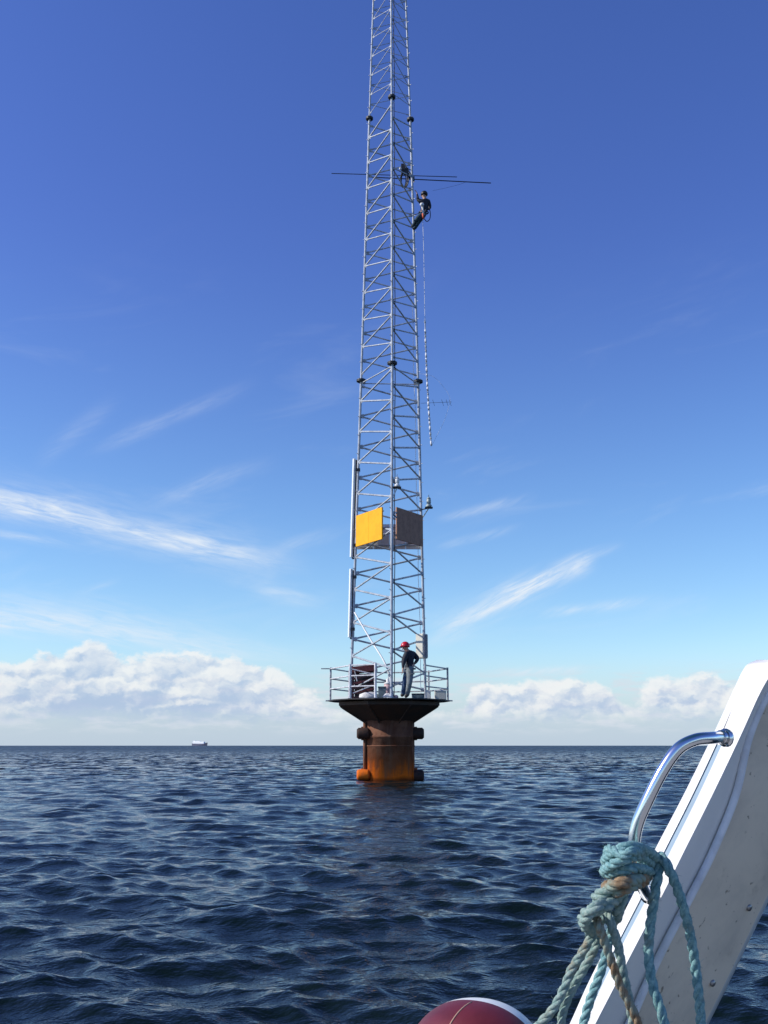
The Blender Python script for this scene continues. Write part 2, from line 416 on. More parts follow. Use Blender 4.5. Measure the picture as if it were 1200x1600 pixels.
# ------------------------------------------------------------------ water
def build_water():
    rng = np.random.default_rng(11)
    def field(Lt, N, bands, wind, spread):
        k1 = 2*np.pi*np.fft.fftfreq(N, Lt/N); kx, ky = np.meshgrid(k1, k1, indexing='ij')
        k = np.hypot(kx, ky); k[0, 0] = 1
        cosw = (kx*math.cos(wind) + ky*math.sin(wind))/k
        dirw = np.abs(cosw)**spread + .04
        out = []
        for lo, hi, rms in bands:
            lam = 2*np.pi/k
            s = np.where((lam >= lo) & (lam < hi), k**-2.0, 0)*np.sqrt(dirw); s[0, 0] = 0
            A = s*(rng.standard_normal((N, N)) + 1j*rng.standard_normal((N, N)))
            h = np.fft.ifft2(A); sc = rms/np.std(h.real)
            dx = np.fft.ifft2(-1j*kx/k*A).real*sc; dy = np.fft.ifft2(-1j*ky/k*A).real*sc
            out.append((h.real*sc, dx, dy, lo))
        return out
    def sample(T, x, y, Lt, N):
        fx, fy = (x/Lt*N) % N, (y/Lt*N) % N
        i, j = np.floor(fx).astype(int), np.floor(fy).astype(int); a, c = fx - i, fy - j
        i %= N; j %= N; i2, j2 = (i+1) % N, (j+1) % N
        return T[i, j]*(1-a)*(1-c) + T[i2, j]*a*(1-c) + T[i, j2]*(1-a)*c + T[i2, j2]*a*c
    W = R(78)
    t1 = field(71.0, 1024, [(2.6, 6., .009), (1.1, 2.6, .0125), (.42, 1.1, .0158)], W, 3)
    t2 = field(14.3, 1024, [(.16, .42, .0078), (.07, .16, .0019)], W, 2)
    growth = 1.0042
    rr = [1.0]
    while rr[-1] < 1500: rr.append(rr[-1]*growth)
    while rr[-1] < 40000: rr.append(rr[-1]*1.12)
    rr = np.array(rr); dr = np.gradient(rr)
    th = np.concatenate([np.arange(-36, 36.001, .075), np.arange(38, 323, 2.5)])
    th = np.radians(th); nth, nr = len(th), len(rr)
    Rg, Tg = np.meshgrid(rr, th, indexing='ij'); dR = np.repeat(dr[:, None], nth, 1)
    dT = np.where(np.abs(Tg) < R(36.1), Rg*R(.075), Rg*R(2.5))
    X, Y = Rg*np.sin(Tg), Rg*np.cos(Tg); X0, Y0 = X.copy(), Y.copy(); Z = np.zeros_like(X)
    res = np.maximum(dR, dT)
    for tiles, Lt, N, rot in ((t1, 71.0, 1024, 0.), (t2, 14.3, 1024, R(9))):
        c, s = math.cos(rot), math.sin(rot); xs, ys = X0*c - Y0*s + 11.3, X0*s + Y0*c + 5.1
        for h, dx, dy, lo in tiles:
            wgt = np.clip((lo*1.3 - 2.2*res)/(lo*.8), 0, 1)
            if wgt.max() <= 0: continue
            Z += wgt*sample(h, xs, ys, Lt, N)
            ddx, ddy = sample(dx, xs, ys, Lt, N), sample(dy, xs, ys, Lt, N)
            X -= .75*wgt*(ddx*c + ddy*s); Y -= .75*wgt*(-ddx*s + ddy*c)
    me = bpy.data.meshes.new('water')
    co = np.stack([X, Y, Z], -1).reshape(-1, 3)
    co = np.vstack([co, [[0, 0, 0]]])
    i, j = np.meshgrid(np.arange(nr-1), np.arange(nth), indexing='ij'); j2 = (j+1) % nth
    q = np.stack([i*nth + j, i*nth + j2, (i+1)*nth + j2, (i+1)*nth + j], -1).reshape(-1, 4)[:, ::-1]
    jj = np.arange(nth); tri = np.stack([np.full(nth, nr*nth), (jj+1) % nth, jj], -1)
    me.vertices.add(len(co)); me.vertices.foreach_set('co', co.ravel())
    loops = np.concatenate([q.ravel(), tri.ravel()])
    me.loops.add(len(loops)); me.loops.foreach_set('vertex_index', loops.astype(np.int32))
    me.polygons.add(len(q) + len(tri))
    st = np.concatenate([np.arange(len(q))*4, len(q)*4 + np.arange(len(tri))*3])
    me.polygons.foreach_set('loop_start', st.astype(np.int32))
    me.polygons.foreach_set('use_smooth', np.ones(len(st), bool))
    me.update(calc_edges=True); me.validate()
    m = bpy.data.materials.new('sea_water'); m.use_nodes = True
    t = m.node_tree; b = NB(t); bs = t.nodes['Principled BSDF']
    bs.inputs['IOR'].default_value = 1.333; bs.inputs['Roughness'].default_value = .06
    bs.inputs['Specular IOR Level'].default_value = .38
    g = b.n('ShaderNodeNewGeometry'); pos = g.outputs['Position']
    n = b.noise(pos, .35, 3, .5)
    t.links.new(b.mix(b.ss(n, .3, .7), (.003, .008, .009), (.005, .011, .012)).s, bs.inputs['Base Color'])
    sp = b.n('ShaderNodeSeparateXYZ'); t.links.new(pos, sp.inputs[0])
    x, y = E(b, sp.outputs[0]), E(b, sp.outputs[1])
    rad = b.m('SQRT', x*x + y*y)
    h = b.noise(b.xyz(x*.8, y*1.25, 0.), 3.2, 5, .6)*.05 + b.noise(b.xyz(x*.8, y*1.3, 5.), 16., 4, .6)*.008
    bn = b.n('ShaderNodeBump'); bn.inputs['Strength'].default_value = .8; bn.inputs['Distance'].default_value = 1.
    t.links.new(h.s, bn.inputs['Height'])
    # unresolved wavelets further out: facets tilted at random, and a rougher sheen
    nc = b.n('ShaderNodeTexNoise'); nc.inputs['Scale'].default_value = .9; nc.inputs['Detail'].default_value = 5; nc.inputs['Roughness'].default_value = .68
    b.put(nc.inputs['Vector'], b.xyz(x*1.5, y*1.3, 0.))
    sc = b.n('ShaderNodeSeparateColor'); t.links.new(nc.outputs['Color'], sc.inputs[0])
    far = b.ss(rad, 5., 60.)
    off = b.xyz((E(b, sc.outputs[0]) - .5)*far*1.0, (E(b, sc.outputs[1]) - .5)*far*2.6, 0.)
    off2 = b.xyz(0., far*-.17, 0.)       # far normals leaned towards the camera so distant water mirrors darker sky
    ad = b.n('ShaderNodeVectorMath', operation='ADD'); t.links.new(bn.outputs[0], ad.inputs[0]); t.links.new(off.s, ad.inputs[1])
    ad2 = b.n('ShaderNodeVectorMath', operation='ADD'); t.links.new(ad.outputs[0], ad2.inputs[0]); t.links.new(off2.s, ad2.inputs[1])
    nn = b.n('ShaderNodeVectorMath', operation='NORMALIZE'); t.links.new(ad2.outputs[0], nn.inputs[0]); t.links.new(nn.outputs[0], bs.inputs['Normal'])
    t.links.new((b.ss(rad, 12., 300.)*.22 + .06).s, bs.inputs['Roughness'])
    me.materials.append(m)
    o = bpy.data.objects.new('water', me); COL.objects.link(o); o['kind'] = 'structure'
build_water()

# ------------------------------------------------------------------ marine foundation (pile, skirt, deck, railing)
DC = 33.1
CX = P(608, 1092, DC).x
ZD = 2.45                                # deck level
base = thing('steel_foundation', (CX, DC, 0), 'rusty round steel pile in the sea with dark flared skirt and railed deck', 'platform')
O = base.location
bm = BM(); lathe(bm, (CX, DC, 0), [(.80, -2.5), (.80, 1.28), (.83, 1.30), (.83, 1.35), (.80, 1.37), (.80, 2.0)], 48)
link('pile', bm, M['rust'], base, True, origin=O)
bpy.data.objects['pile'].data.polygons.foreach_set('use_smooth', [len(p.vertices) == 4 for p in bpy.data.objects['pile'].data.polygons])
bm = BM()                                # octagonal flared skirt with gusset plates
lathe(bm, (CX, DC, 0), [(.84, 1.80), (1.70, 2.27), (1.70, 2.38)], 8)
bmesh.ops.rotate(bm, cent=Vector((CX, DC, 0)), matrix=Matrix.Rotation(R(22.5), 3, 'Z'), verts=bm.verts)
link('skirt', bm, M['skirt'], base, origin=O)
for k in range(8):
    a = R(22.5 + 45*k); bm = BM(); n_ = Vector((math.cos(a), math.sin(a), 0)); t_ = Vector((-math.sin(a), math.cos(a), 0))
    c_ = Vector((CX, DC, 0)); V = []
    for s_ in (-.015, .015):
        V.append([bm.verts.new(c_ + n_*r_ + Vector((0, 0, z_)) + t_*s_) for r_, z_ in ((.7, 1.66), (1.66, 2.22), (1.66, 2.30), (.7, 2.0))])
    bm.faces.new(V[0][::-1]); bm.faces.new(V[1])
    for i in range(4): bm.faces.new((V[0][i], V[0][(i+1) % 4], V[1][(i+1) % 4], V[1][i]))
    link('gusset', bm, M['skirt'], base, origin=O)
ANG = [180, 230, 257, 306, 0, 45, 90, 135]    # posts, degrees; 270 is towards the camera
RR = 1.90
def rp(a, r=RR, z=ZD): return Vector((CX + r*math.cos(R(a)), DC + r*math.sin(R(a)), z))
bm = BM()
ring = [180, 205, 230, 257, 282, 306, 333, 0, 22, 45, 67, 90, 112, 135, 157]
top = [bm.verts.new(rp(a, 1.93, ZD)) for a in ring]; bot = [bm.verts.new(rp(a, 1.93, ZD - .035)) for a in ring]
bm.faces.new(top); bm.faces.new(bot[::-1])
for i in range(len(ring)): bm.faces.new((top[i], bot[i], bot[(i+1) % len(ring)], top[(i+1) % len(ring)]))
link('deck', bm, M['deck'], base, origin=O)
for a in ANG:
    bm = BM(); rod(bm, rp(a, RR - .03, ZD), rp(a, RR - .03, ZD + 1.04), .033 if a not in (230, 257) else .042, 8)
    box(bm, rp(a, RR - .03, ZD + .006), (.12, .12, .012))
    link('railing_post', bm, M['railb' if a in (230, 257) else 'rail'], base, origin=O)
for i in range(8):
    a, b_ = ANG[i], ANG[(i+1) % 8]
    if a == 257: continue                 # opening above the boarding side
    for k, h_ in enumerate((.36, .68, 1.0)):
        bm = BM(); rod(bm, rp(a, RR - .03, ZD + h_), rp(b_, RR - .03, ZD + h_), .022, 6)
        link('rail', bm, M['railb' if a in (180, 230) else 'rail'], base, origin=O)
# short loose rail ends at the far left
bm = BM(); rod(bm, rp(180, RR - .03, ZD + 1.0), rp(180, RR - .03, ZD + 1.0) + Vector((-.30, -.1, -.005)), .016, 6); link('rail', bm, M['rail'], base, origin=O)
for a in (180, 0):
    bm = BM(); p = rp(a, RR, ZD - .01); rod(bm, p, p + (p - Vector((CX, DC, p.z))).normalized()*.12, .02, 6); link('deck_lug', bm, M['rail'], base, origin=O)
def stub(px, py, D, r_, half, right):
    c = P(px, py, D); bm = BM()
    lathe(bm, c, [(r_*.72, -half), (r_*.98, -half + .05), (r_, -half + .06), (r_, half - .06), (r_*.98, half - .05), (r_*.72, half)], 12, 'X')
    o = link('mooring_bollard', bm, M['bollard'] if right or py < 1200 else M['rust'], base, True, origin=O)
    return o
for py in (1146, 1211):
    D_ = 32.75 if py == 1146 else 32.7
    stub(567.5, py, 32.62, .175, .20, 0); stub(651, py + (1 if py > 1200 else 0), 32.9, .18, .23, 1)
    for sgn in (-1, 1):                   # saddle brackets behind each bollard
        bm = BM(); z_ = P(600, py, 32.8).z
        box(bm, (CX + sgn*.80, 32.85 if sgn < 0 else 33.05, z_), (.16, .22, .42)); link('bracket', bm, M['rust'], base, bevel=.015, origin=O)
bm = BM(); a_, b_ = P(570, 1128, 32.72), P(570, 1225, 32.72); rod(bm, a_, b_, .055, 12)
link('riser_pipe', bm, M['rust'], base, True, origin=O)
bm = BM(); rod(bm, P(643, 1128, 32.75), P(645, 1225, 32.75), .045, 12); link('riser_pipe', bm, M['rust'], base, True, origin=O)
bm = BM(); lathe(bm, (CX, DC, 0), [(.808, 1.02), (.815, 1.03), (.815, 1.05), (.808, 1.06)], 48); link('weld_ring', bm, M['rust'], base, True, origin=O)

# ------------------------------------------------------------------ lattice mast
def hz(py, D): d = ray(600, py); return CAM_H + D*d.z/d.y
Z1, Z2, ZT = 13.40, 23.55, 33.9
def mast_xy(z):
    """positions of the three legs (L, M, R) at height z; half-side shrinks with height"""
    side = np.interp(z, [ZD, Z1, Z2, 28.6, ZT], [2.44, 1.98, 1.51, 1.19, .93])
    cx, cy = CX + np.interp(z, [ZD, Z1, Z2, ZT], [0, .06, .075, .06]), DC + .02
    rot = R(-2.5); r = side/math.sqrt(3); out = []
    for a in (150, 270, 30):
        t = R(a) - rot
        out.append(Vector((cx + r*math.cos(t)*1.0, cy + r*math.sin(t), z)))
    return out
mast = thing('lattice_mast', (CX, DC, ZD), 'tall slender three-legged steel lattice mast standing on the railed deck', 'mast')
MO = mast.location
def leg_pt(i, z): return mast_xy(z)[i]
for i in range(3):
    bm = BM()
    rod(bm, leg_pt(i, ZD), leg_pt(i, Z1 - .04), .046, 10); rod(bm, leg_pt(i, Z1 + .04), leg_pt(i, Z2 - .04), .042, 10)
    rod(bm, leg_pt(i, Z2 + .04), leg_pt(i, ZT), .034, 10)
    # step bolts and node sleeves
    z = ZD + .4; out = (leg_pt(i, 10) - Vector((CX, DC, 10))).normalized(); side_ = out.cross(Vector((0, 0, 1)))
    k = 0
    while z < ZT:
        p = leg_pt(i, z); s_ = side_ if k % 2 else -side_
        rod(bm, p, p + (out*.35 + s_*.9)*.105, .011, 5); z += .33; k += 1
    leg = link('leg', bm, M['galv'], mast, origin=MO)
    for zf, rf in ((Z1, .165), (Z2, .135)):
        bm = BM(); p = leg_pt(i, zf)
        lathe(bm, p, [(rf, -.035), (rf, -.008), (rf*.6, -.006), (rf*.6, .006), (rf, .008), (rf, .035)], 16)
        for q in range(6):
            t = R(60*q); rod(bm, p + Vector((math.cos(t)*rf*.78, math.sin(t)*rf*.78, -.06)), p + Vector((math.cos(t)*rf*.78, math.sin(t)*rf*.78, .06)), .016, 6)
        link('flange', bm, M['flange'], leg, origin=MO)
    bm = BM(); p = leg_pt(i, ZD); lathe(bm, p, [(.16, 0), (.16, .03), (.07, .035), (.06, .12)], 16); link('base_plate', bm, M['galv'], leg, origin=MO)
# bracing: a zigzag in every face, half a bay out of step from leg to leg
PH = 10.17
members = []
def bay_nodes(z0, z1, n):              # list of node heights (phase 0) and mid heights
    h = (z1 - z0)/n; return [z0 + h*k for k in range(n + 1)], h
secs = [(ZD + .02, Z1, 10, .030, 0), (Z1, Z2, 10, .026, 1), (Z2, ZT, 13, .0125, 2)]
for z0, z1, n, rr_, si in secs:
    h = (z1 - z0)/n
    off = .32*h if si == 0 else .22*h
    for a, b_ in ((0, 1), (1, 2), (2, 0)):     # L->M, M->R, R->L : first leg nodes phase 0, second leg phase half
        for k in range(-1, n + 1):
            pa = z0 + off + k*h; pb = pa - .5*h if (a, b_) == (0, 1) else pa + .5*h
            for za, zb in ((pa, pb), (pa, pb + h if (a, b_) == (0, 1) else pb - h)):
                if min(za, zb) < z0 + .02 or max(za, zb) > z1 - .02: continue
                members.append((a, za, b_, zb, rr_))
members.append((0, Z1 - .1, 1, Z1 - .1, .024)); members.append((1, Z1 - .1, 2, Z1 - .1, .024)); members.append((2, Z1 - .1, 0, Z1 - .1, .02))
members.sort(key=lambda m_: m_[1] + m_[3])
def brace_bm(bm, m_):
    a, za, b_, zb, r_ = m_
    p, q = leg_pt(a, za), leg_pt(b_, zb)
    rod(bm, p, q, r_, 6)
    d = (q - p).normalized()
    for e_, s_ in ((p, 1), (q, -1)):    # flattened gusset ends
        u, v = frame(d); c = e_ + d*s_*.09
        rot = Matrix((u, v, d)).transposed().to_4x4()
        box(bm, c, (.012, r_*3.4, .10), rot)
for m_ in members[:99]:
    bm = BM(); brace_bm(bm, m_); link('brace', bm, M['galv'], mast, origin=MO)
bm = BM()
for m_ in members[99:]: brace_bm(bm, m_)
tag(link('upper_bracing', bm, M['galv'], mast, origin=MO), None, kind='stuff')
bm = BM()
path = [leg_pt(1, z) + Vector((.09 + .01*math.sin(z*2.1), .10, 0)) for z in np.arange(ZD, ZT, .7)]
tube(bm, path, .014, 6); link('cable', bm, M['black'], mast, origin=MO)
bm = BM(); path = [leg_pt(2, z) + Vector((-.13 + .015*math.sin(z*1.7), .05, 0)) for z in np.arange(ZD, 17, .7)]
tube(bm, path, .009, 6); link('cable', bm, M['rope_w'], mast, origin=MO)

# ------------------------------------------------------------------ things on the mast
def panel(bm, a, b_, z0, z1, th):
    a, b_ = Vector(a), Vector(b_); d = (b_ - a); n_ = Vector((-d.y, d.x, 0)).normalized()*th/2
    V = [[bm.verts.new(Vector((p.x, p.y, z)) + s_*n_) for p, z in ((a, z0), (b_, z0), (b_, z1), (a, z1))] for s_ in (-1, 1)]
    bm.faces.new(V[0][::-1]); bm.faces.new(V[1])
    for i in range(4): bm.faces.new((V[0][i], V[0][(i+1) % 4], V[1][(i+1) % 4], V[1][i]))
def daymark(name, label, a, b_, z0, z1, th, m, ribs=2, fr='galv'):
    mid = (a + b_)/2; o = thing(name, (mid.x, mid.y, z0), label, 'panel')
    d = b_ - a; d.z = 0; n_ = Vector((-d.y, d.x, 0)).normalized()
    bm = BM(); w = ribs
    for k in range(w):
        p, q = a.lerp(b_, k/w + .002), a.lerp(b_, (k+1)/w - .002); panel(bm, p, q, z0, z1, th)
    link('board', bm, m, o, origin=o.location)
    inward = n_ if (Vector((CX, DC, 0)) - mid).dot(n_) > 0 else -n_
    for z_ in (z0 + .12, z1 - .12):
        bm = BM(); rod(bm, Vector((*a.xy, z_)) + inward*.05, Vector((*b_.xy, z_)) + inward*.05, .02, 6)
        link('frame_bar', bm, M[fr], o, origin=o.location)
    return o
za, zb = 7.49, 8.54
L_, M_, R_ = mast_xy(8)
pl = P(557, 830, 33.42); pr = P(597.5, 820, 32.12); pl.z = pr.z = 0
daymark('daymark_board', 'bright yellow rectangular board on the left face of the mast above the deck', pl, pr, za, zb, .05, M['yellow'])
pl = P(619, 820, 32.12); pr = P(660, 830, 33.38); pl.z = pr.z = 0
daymark('daymark_board', 'dark brown rectangular board on the shaded right face of the mast', pl, pr, za, zb, .05, M['brown'])
pl = P(558, 830, 33.92); pr = P(659, 830, 33.92); pl.z = pr.z = 0
daymark('daymark_board', 'pale grey board on the rear of the mast behind the yellow and brown boards', pl, pr, 7.50, 8.36, .04, M['whitep'], 4)

def antenna(x0, y0, x1, y1, label):
    a, b_ = P(x0, y0, 33.75), P(x1, y1, 33.75); o = thing('panel_antenna', b_, label, 'antenna', 'long panel antennas on the left leg')
    d = (a - b_); L = d.length; d.normalize()
    x = Vector((1, -1.25, 0)).normalized(); x = (x - d*x.dot(d)).normalized(); y_ = d.cross(x)
    rot = Matrix((x, y_, d)).transposed().to_4x4()
    bm = BM(); box(bm, (a + b_)/2 + Vector((-.05, -.02, 0)), (.085, .10, L), rot); link('radome', bm, M['radome'], o, bevel=.015, origin=b_)
    bm = BM(); box(bm, (a + b_)/2 + Vector((.045, .0, -.02)), (.07, .10, L - .06), rot); link('mounting_rail', bm, M['black'], o, origin=b_)
    for t in (.12, .88):
        bm = BM(); c = b_.lerp(a, t); lg = leg_pt(0, c.z); rod(bm, c, lg, .022, 6)
        box(bm, lg, (.13, .13, .09)); link('bracket', bm, M['dark'], o, origin=b_)
    bm = BM(); box(bm, b_ - d*.03, (.05, .06, .05), rot); link('end_cap', bm, M['dark'], o, origin=b_)
antenna(556, 717, 551.5, 871, 'long pale vertical antenna bar beside the yellow board, upper of two')
antenna(551, 889, 548.5, 996, 'shorter pale vertical antenna bar above the railing, lower of two')

def lantern(base_pt, leg_i, zleg, label, m):
    o = thing('beacon_lantern', base_pt, label, 'lantern')
    bm = BM(); lathe(bm, base_pt, [(.09, 0), (.10, .02), (.10, .07), (.065, .09), (.065, .11)], 14); link('lamp_base', bm, m, o, True, origin=base_pt)
    bm = BM(); lathe(bm, base_pt, [(.055, .11), (.075, .14), (.075, .25), (.055, .28)], 14); link('lens', bm, m, o, True, origin=base_pt)
    bm = BM(); lathe(bm, base_pt, [(.07, .28), (.07, .30), (.035, .34), (.012, .36), (.010, .43)], 14); link('cap', bm, m, o, True, origin=base_pt)
    bm = BM(); lg = leg_pt(leg_i, base_pt.z - .02); box(bm, base_pt - Vector((0, 0, .02)), (.26, .22, .025)); rod(bm, base_pt - Vector((0, 0, .03)), lg, .02, 6)
    link('shelf', bm, M['dark'], o, origin=base_pt)
    bm = BM(); rod(bm, base_pt - Vector((0, 0, .03)), leg_pt(leg_i, zleg), .018, 6); link('strut', bm, m, o, origin=base_pt)
b0 = P(620.5, 761, 31.9); lantern(b0, 1, b0.z - .42, 'small white lantern on a bracket at the middle leg above the boards', M['whitep'])
b0 = P(670, 792.5, 33.5); lantern(b0, 2, b0.z - .36, 'small grey lantern sticking out on a bracket from the right leg', mat('lantern_grey', (.36, .42, .40), .4, var=.2))

def rodant(p0, p1, r0, label, clampx):
    o = thing('rod_antenna', p0.lerp(p1, .4), label, 'antenna', 'long horizontal rod antennas across the mast')
    bm = BM(); rod(bm, p0, p1, r0, 6); link('rod', bm, M['dark'], o, origin=o.location)
    c = p0.lerp(p1, clampx); bm = BM(); box(bm, c, (.10, .12, .16)); rod(bm, c, leg_pt(2, c.z), .02, 6); link('clamp', bm, M['dark'], o, origin=o.location)
rodant(P(518, 271, 33.9), P(714, 276.5, 33.9), .016, 'thin dark horizontal rod reaching left of the mast, the higher of two', .62)
rodant(P(583, 277, 33.75), P(767, 286, 33.75), .021, 'thin dark horizontal rod reaching far right of the mast above the climber', .34)

def coil(c, label):
    o = thing('cable_coil', c, label, 'cable coil')
    for k in range(3):
        bm = BM(); pts = [c + Vector((.10*math.sin(t)*(1 + .15*k) + .03*k, .05*math.cos(t + k), -.38 - .28*math.cos(t)*(1 + .06*k))) for t in np.linspace(0, 2*math.pi, 22)]
        tube(bm, pts, .02, 6); link('loop', bm, M['black'], o, origin=c)
    bm = BM(); box(bm, c + Vector((.0, 0, .08)), (.16, .14, .30)); box(bm, c + Vector((.10, 0, -.06)), (.18, .12, .26)); rod(bm, c + Vector((0, 0, .1)), leg_pt(2, c.z + .2), .015, 6)
    link('pulley_block', bm, M['dark'], o, bevel=.02, origin=c)
    bm = BM(); bmesh.ops.create_uvsphere(bm, u_segments=10, v_segments=8, radius=.05, matrix=Matrix.Translation(c + Vector((-.1, -.08, .02)))); link('hook', bm, M['whitep'], o, True, origin=c)
coil(P(630, 266, 33.3), 'black coil of cable hanging in the mast just above the climber')

# cabinet on the right leg
cp = P(659, 1029, 33.0); cab = thing('electrical_cabinet', cp, 'pale upright electrical cabinet fixed to the right leg behind the worker', 'cabinet')
rot = Matrix.Rotation(R(-38), 4, 'Z')
cc_ = cp + Vector((0, .05, .40))
bm = BM(); box(bm, cc_, (.30, .24, .78), rot); link('body', bm, M['cream'], cab, bevel=.012, origin=cp)
bm = BM(); box(bm, cc_ + rot.to_3x3() @ Vector((0, -.127, 0)), (.27, .014, .72), rot); link('door', bm, M['cream'], cab, bevel=.004, origin=cp)
bm = BM(); box(bm, cc_ + rot.to_3x3() @ Vector((.16, 0, 0)), (.02, .21, .73), rot)
for k in range(5): box(bm, cc_ + rot.to_3x3() @ Vector((.175, -.08 + .04*k, 0)), (.012, .015, .70), rot)
link('cooling_fins', bm, mat('fin_grey', (.30, .29, .32), .5, var=.1), cab, origin=cp)
bm = BM(); rod(bm, cc_, leg_pt(2, cc_.z), .03, 6); rod(bm, cc_ + Vector((0, 0, .25)), leg_pt(2, cc_.z + .25), .02, 6); link('bracket', bm, M['dark'], cab, origin=cp)

# white tube leaning from the left leg down to the deck
a_, b_ = P(554, 957, 33.5), P(604, 1042, 32.2); b2 = a_ + (b_ - a_)*((ZD - a_.z)/(b_.z - a_.z))
b2 = Vector((b_.x + .25, b_.y - .1, ZD)); o = BM(); tube(o, spline([a_, a_.lerp(b_, .5), b_, b2 - Vector((.03, 0, -.02))], 6), .026, 8)
tag(link('leaning_tube', o, M['whitep'], None, True, origin=b2), 'long white tube leaning from the left leg down onto the deck', 'tube')

# ------------------------------------------------------------------ equipment on the deck
# maroon rack with slats
rk = P(569, 1092, 33.35); rk.z = ZD; rack = thing('equipment_rack', rk, 'maroon slatted equipment rack standing behind the left railing', 'rack')
bm = BM()
for sx in (-.36, .36):
    for sy in (-.25, .25): box(bm, rk + Vector((sx, sy, .53)), (.06, .06, 1.06))
link('frame', bm, M['maroond'], rack, origin=rk)
bm = BM(); box(bm, rk + Vector((.02, 0, 1.0)), (.80, .58, .20), Matrix.Rotation(R(-5), 4, 'Y')); link('cover', bm, M['maroon'], rack, bevel=.02, origin=rk)
for k in range(5):
    bm = BM(); box(bm, rk + Vector((0, -.27, .15 + .15*k)), (.70, .03, .075), Matrix.Rotation(R(-12), 4, 'Y')); link('slat', bm, M['maroon' if k % 2 else 'maroond'], rack, origin=rk)
bm = BM(); box(bm, rk + Vector((0, .12, .45)), (.62, .22, .82)); link('back_panel', bm, M['dark'], rack, origin=rk)
bm = BM(); rod(bm, rk + Vector((-.38, -.32, .98)), rk + Vector((.38, -.32, .80)), .022, 6); rod(bm, rk + Vector((-.30, -.32, .92)), rk + Vector((-.22, -.32, .6)), .016, 6); rod(bm, rk + Vector((-.35, -.32, .22)), rk + Vector((.25, -.32, .46)), .022, 6)
link('brace_bar', bm, M['railb'], rack, origin=rk)
def blob(c, s, seed):
    bm = BM(); bmesh.ops.create_icosphere(bm, subdivisions=3, radius=1)
    for v in bm.verts:
        n_ = 1 + .28*mnoise.noise(v.co*1.6 + Vector((seed, 0, 0))) + .1*mnoise.noise(v.co*5 + Vector((seed, 3, 0)))
        z_ = max(-.72, v.co.z*n_)
        v.co = Vector((v.co.x*n_*s[0], v.co.y*n_*s[1], (z_ + .72)*s[2]))
    bmesh.ops.translate(bm, verts=bm.verts, vec=c); return bm
def deckp(px, D): p = P(px, 1092, D); p.z = ZD; return p
c = deckp(576, 32.3); tag(link('tarpaulin', blob(c, (.34, .22, .13), 3), M['sack'], None, True, origin=c), 'crumpled off-white sheet at the foot of the maroon rack', 'tarpaulin')
c = deckp(605, 31.8); tag(link('sack', blob(c, (.12, .11, .10), 5), M['sack'], None, True, origin=c), 'small white sack on the deck left of the middle leg', 'sack')
c = deckp(619, 31.9); tag(link('sack', blob(c, (.07, .07, .07), 9), M['pink'], None, True, origin=c), 'very small pale sack on the deck between the middle leg and the worker', 'sack')
c = deckp(597, 32.2); tb = thing('toolbox', c, 'grey green metal box on the deck beside the front left railing post', 'toolbox')
bm = BM(); box(bm, c + Vector((0, 0, .17)), (.24, .3, .34)); link('body', bm, M['teal'], tb, bevel=.01, origin=c)
bm = BM(); box(bm, c + Vector((0, 0, .365)), (.26, .32, .04)); link('lid', bm, M['teal'], tb, bevel=.01, origin=c)
c = deckp(606, 32.9); dr_ = thing('drum', c, 'faded pink drum with a white lid standing left of the middle leg', 'drum')
bm = BM(); lathe(bm, c, [(.12, 0), (.13, .03), (.125, .18), (.13, .2), (.125, .38), (.12, .5)], 20); link('body', bm, M['pink'], dr_, True, origin=c)
bm = BM(); lathe(bm, c, [(.128, .5), (.13, .54), (.06, .56), (.05, .66), (.02, .68)], 20); link('lid', bm, M['whitep'], dr_, True, origin=c)
c = deckp(688, 32.6); bx_ = thing('storage_box', c, 'white lidded box on the deck against the far right railing', 'box')
bm = BM(); box(bm, c + Vector((0, 0, .13)), (.36, .3, .26)); link('body', bm, M['cream'], bx_, bevel=.02, origin=c)
bm = BM(); box(bm, c + Vector((0, 0, .275)), (.38, .32, .03)); link('lid', bm, M['whitep'], bx_, bevel=.008, origin=c)
c = deckp(654, 32.2); cs = thing('equipment_case', c, 'low dark grey case on the deck right of the worker', 'case')
bm = BM(); box(bm, c + Vector((0, 0, .07)), (.42, .3, .14)); link('body', bm, M['teal'], cs, bevel=.02, origin=c)
bm = BM(); box(bm, c + Vector((0, 0, .155)), (.43, .31, .03)); link('lid', bm, M['dark'], cs, bevel=.008, origin=c)
c = deckp(669, 33.0); pn = thing('junction_box', c, 'narrow cream junction box at the foot of the right leg', 'box')
bm = BM(); box(bm, c + Vector((0, 0, .16)), (.16, .14, .32)); link('body', bm, M['cream'], pn, bevel=.012, origin=c)
bm = BM(); box(bm, c + Vector((0, -.076, .17)), (.12, .012, .26)); link('door', bm, M['whitep'], pn, origin=c)

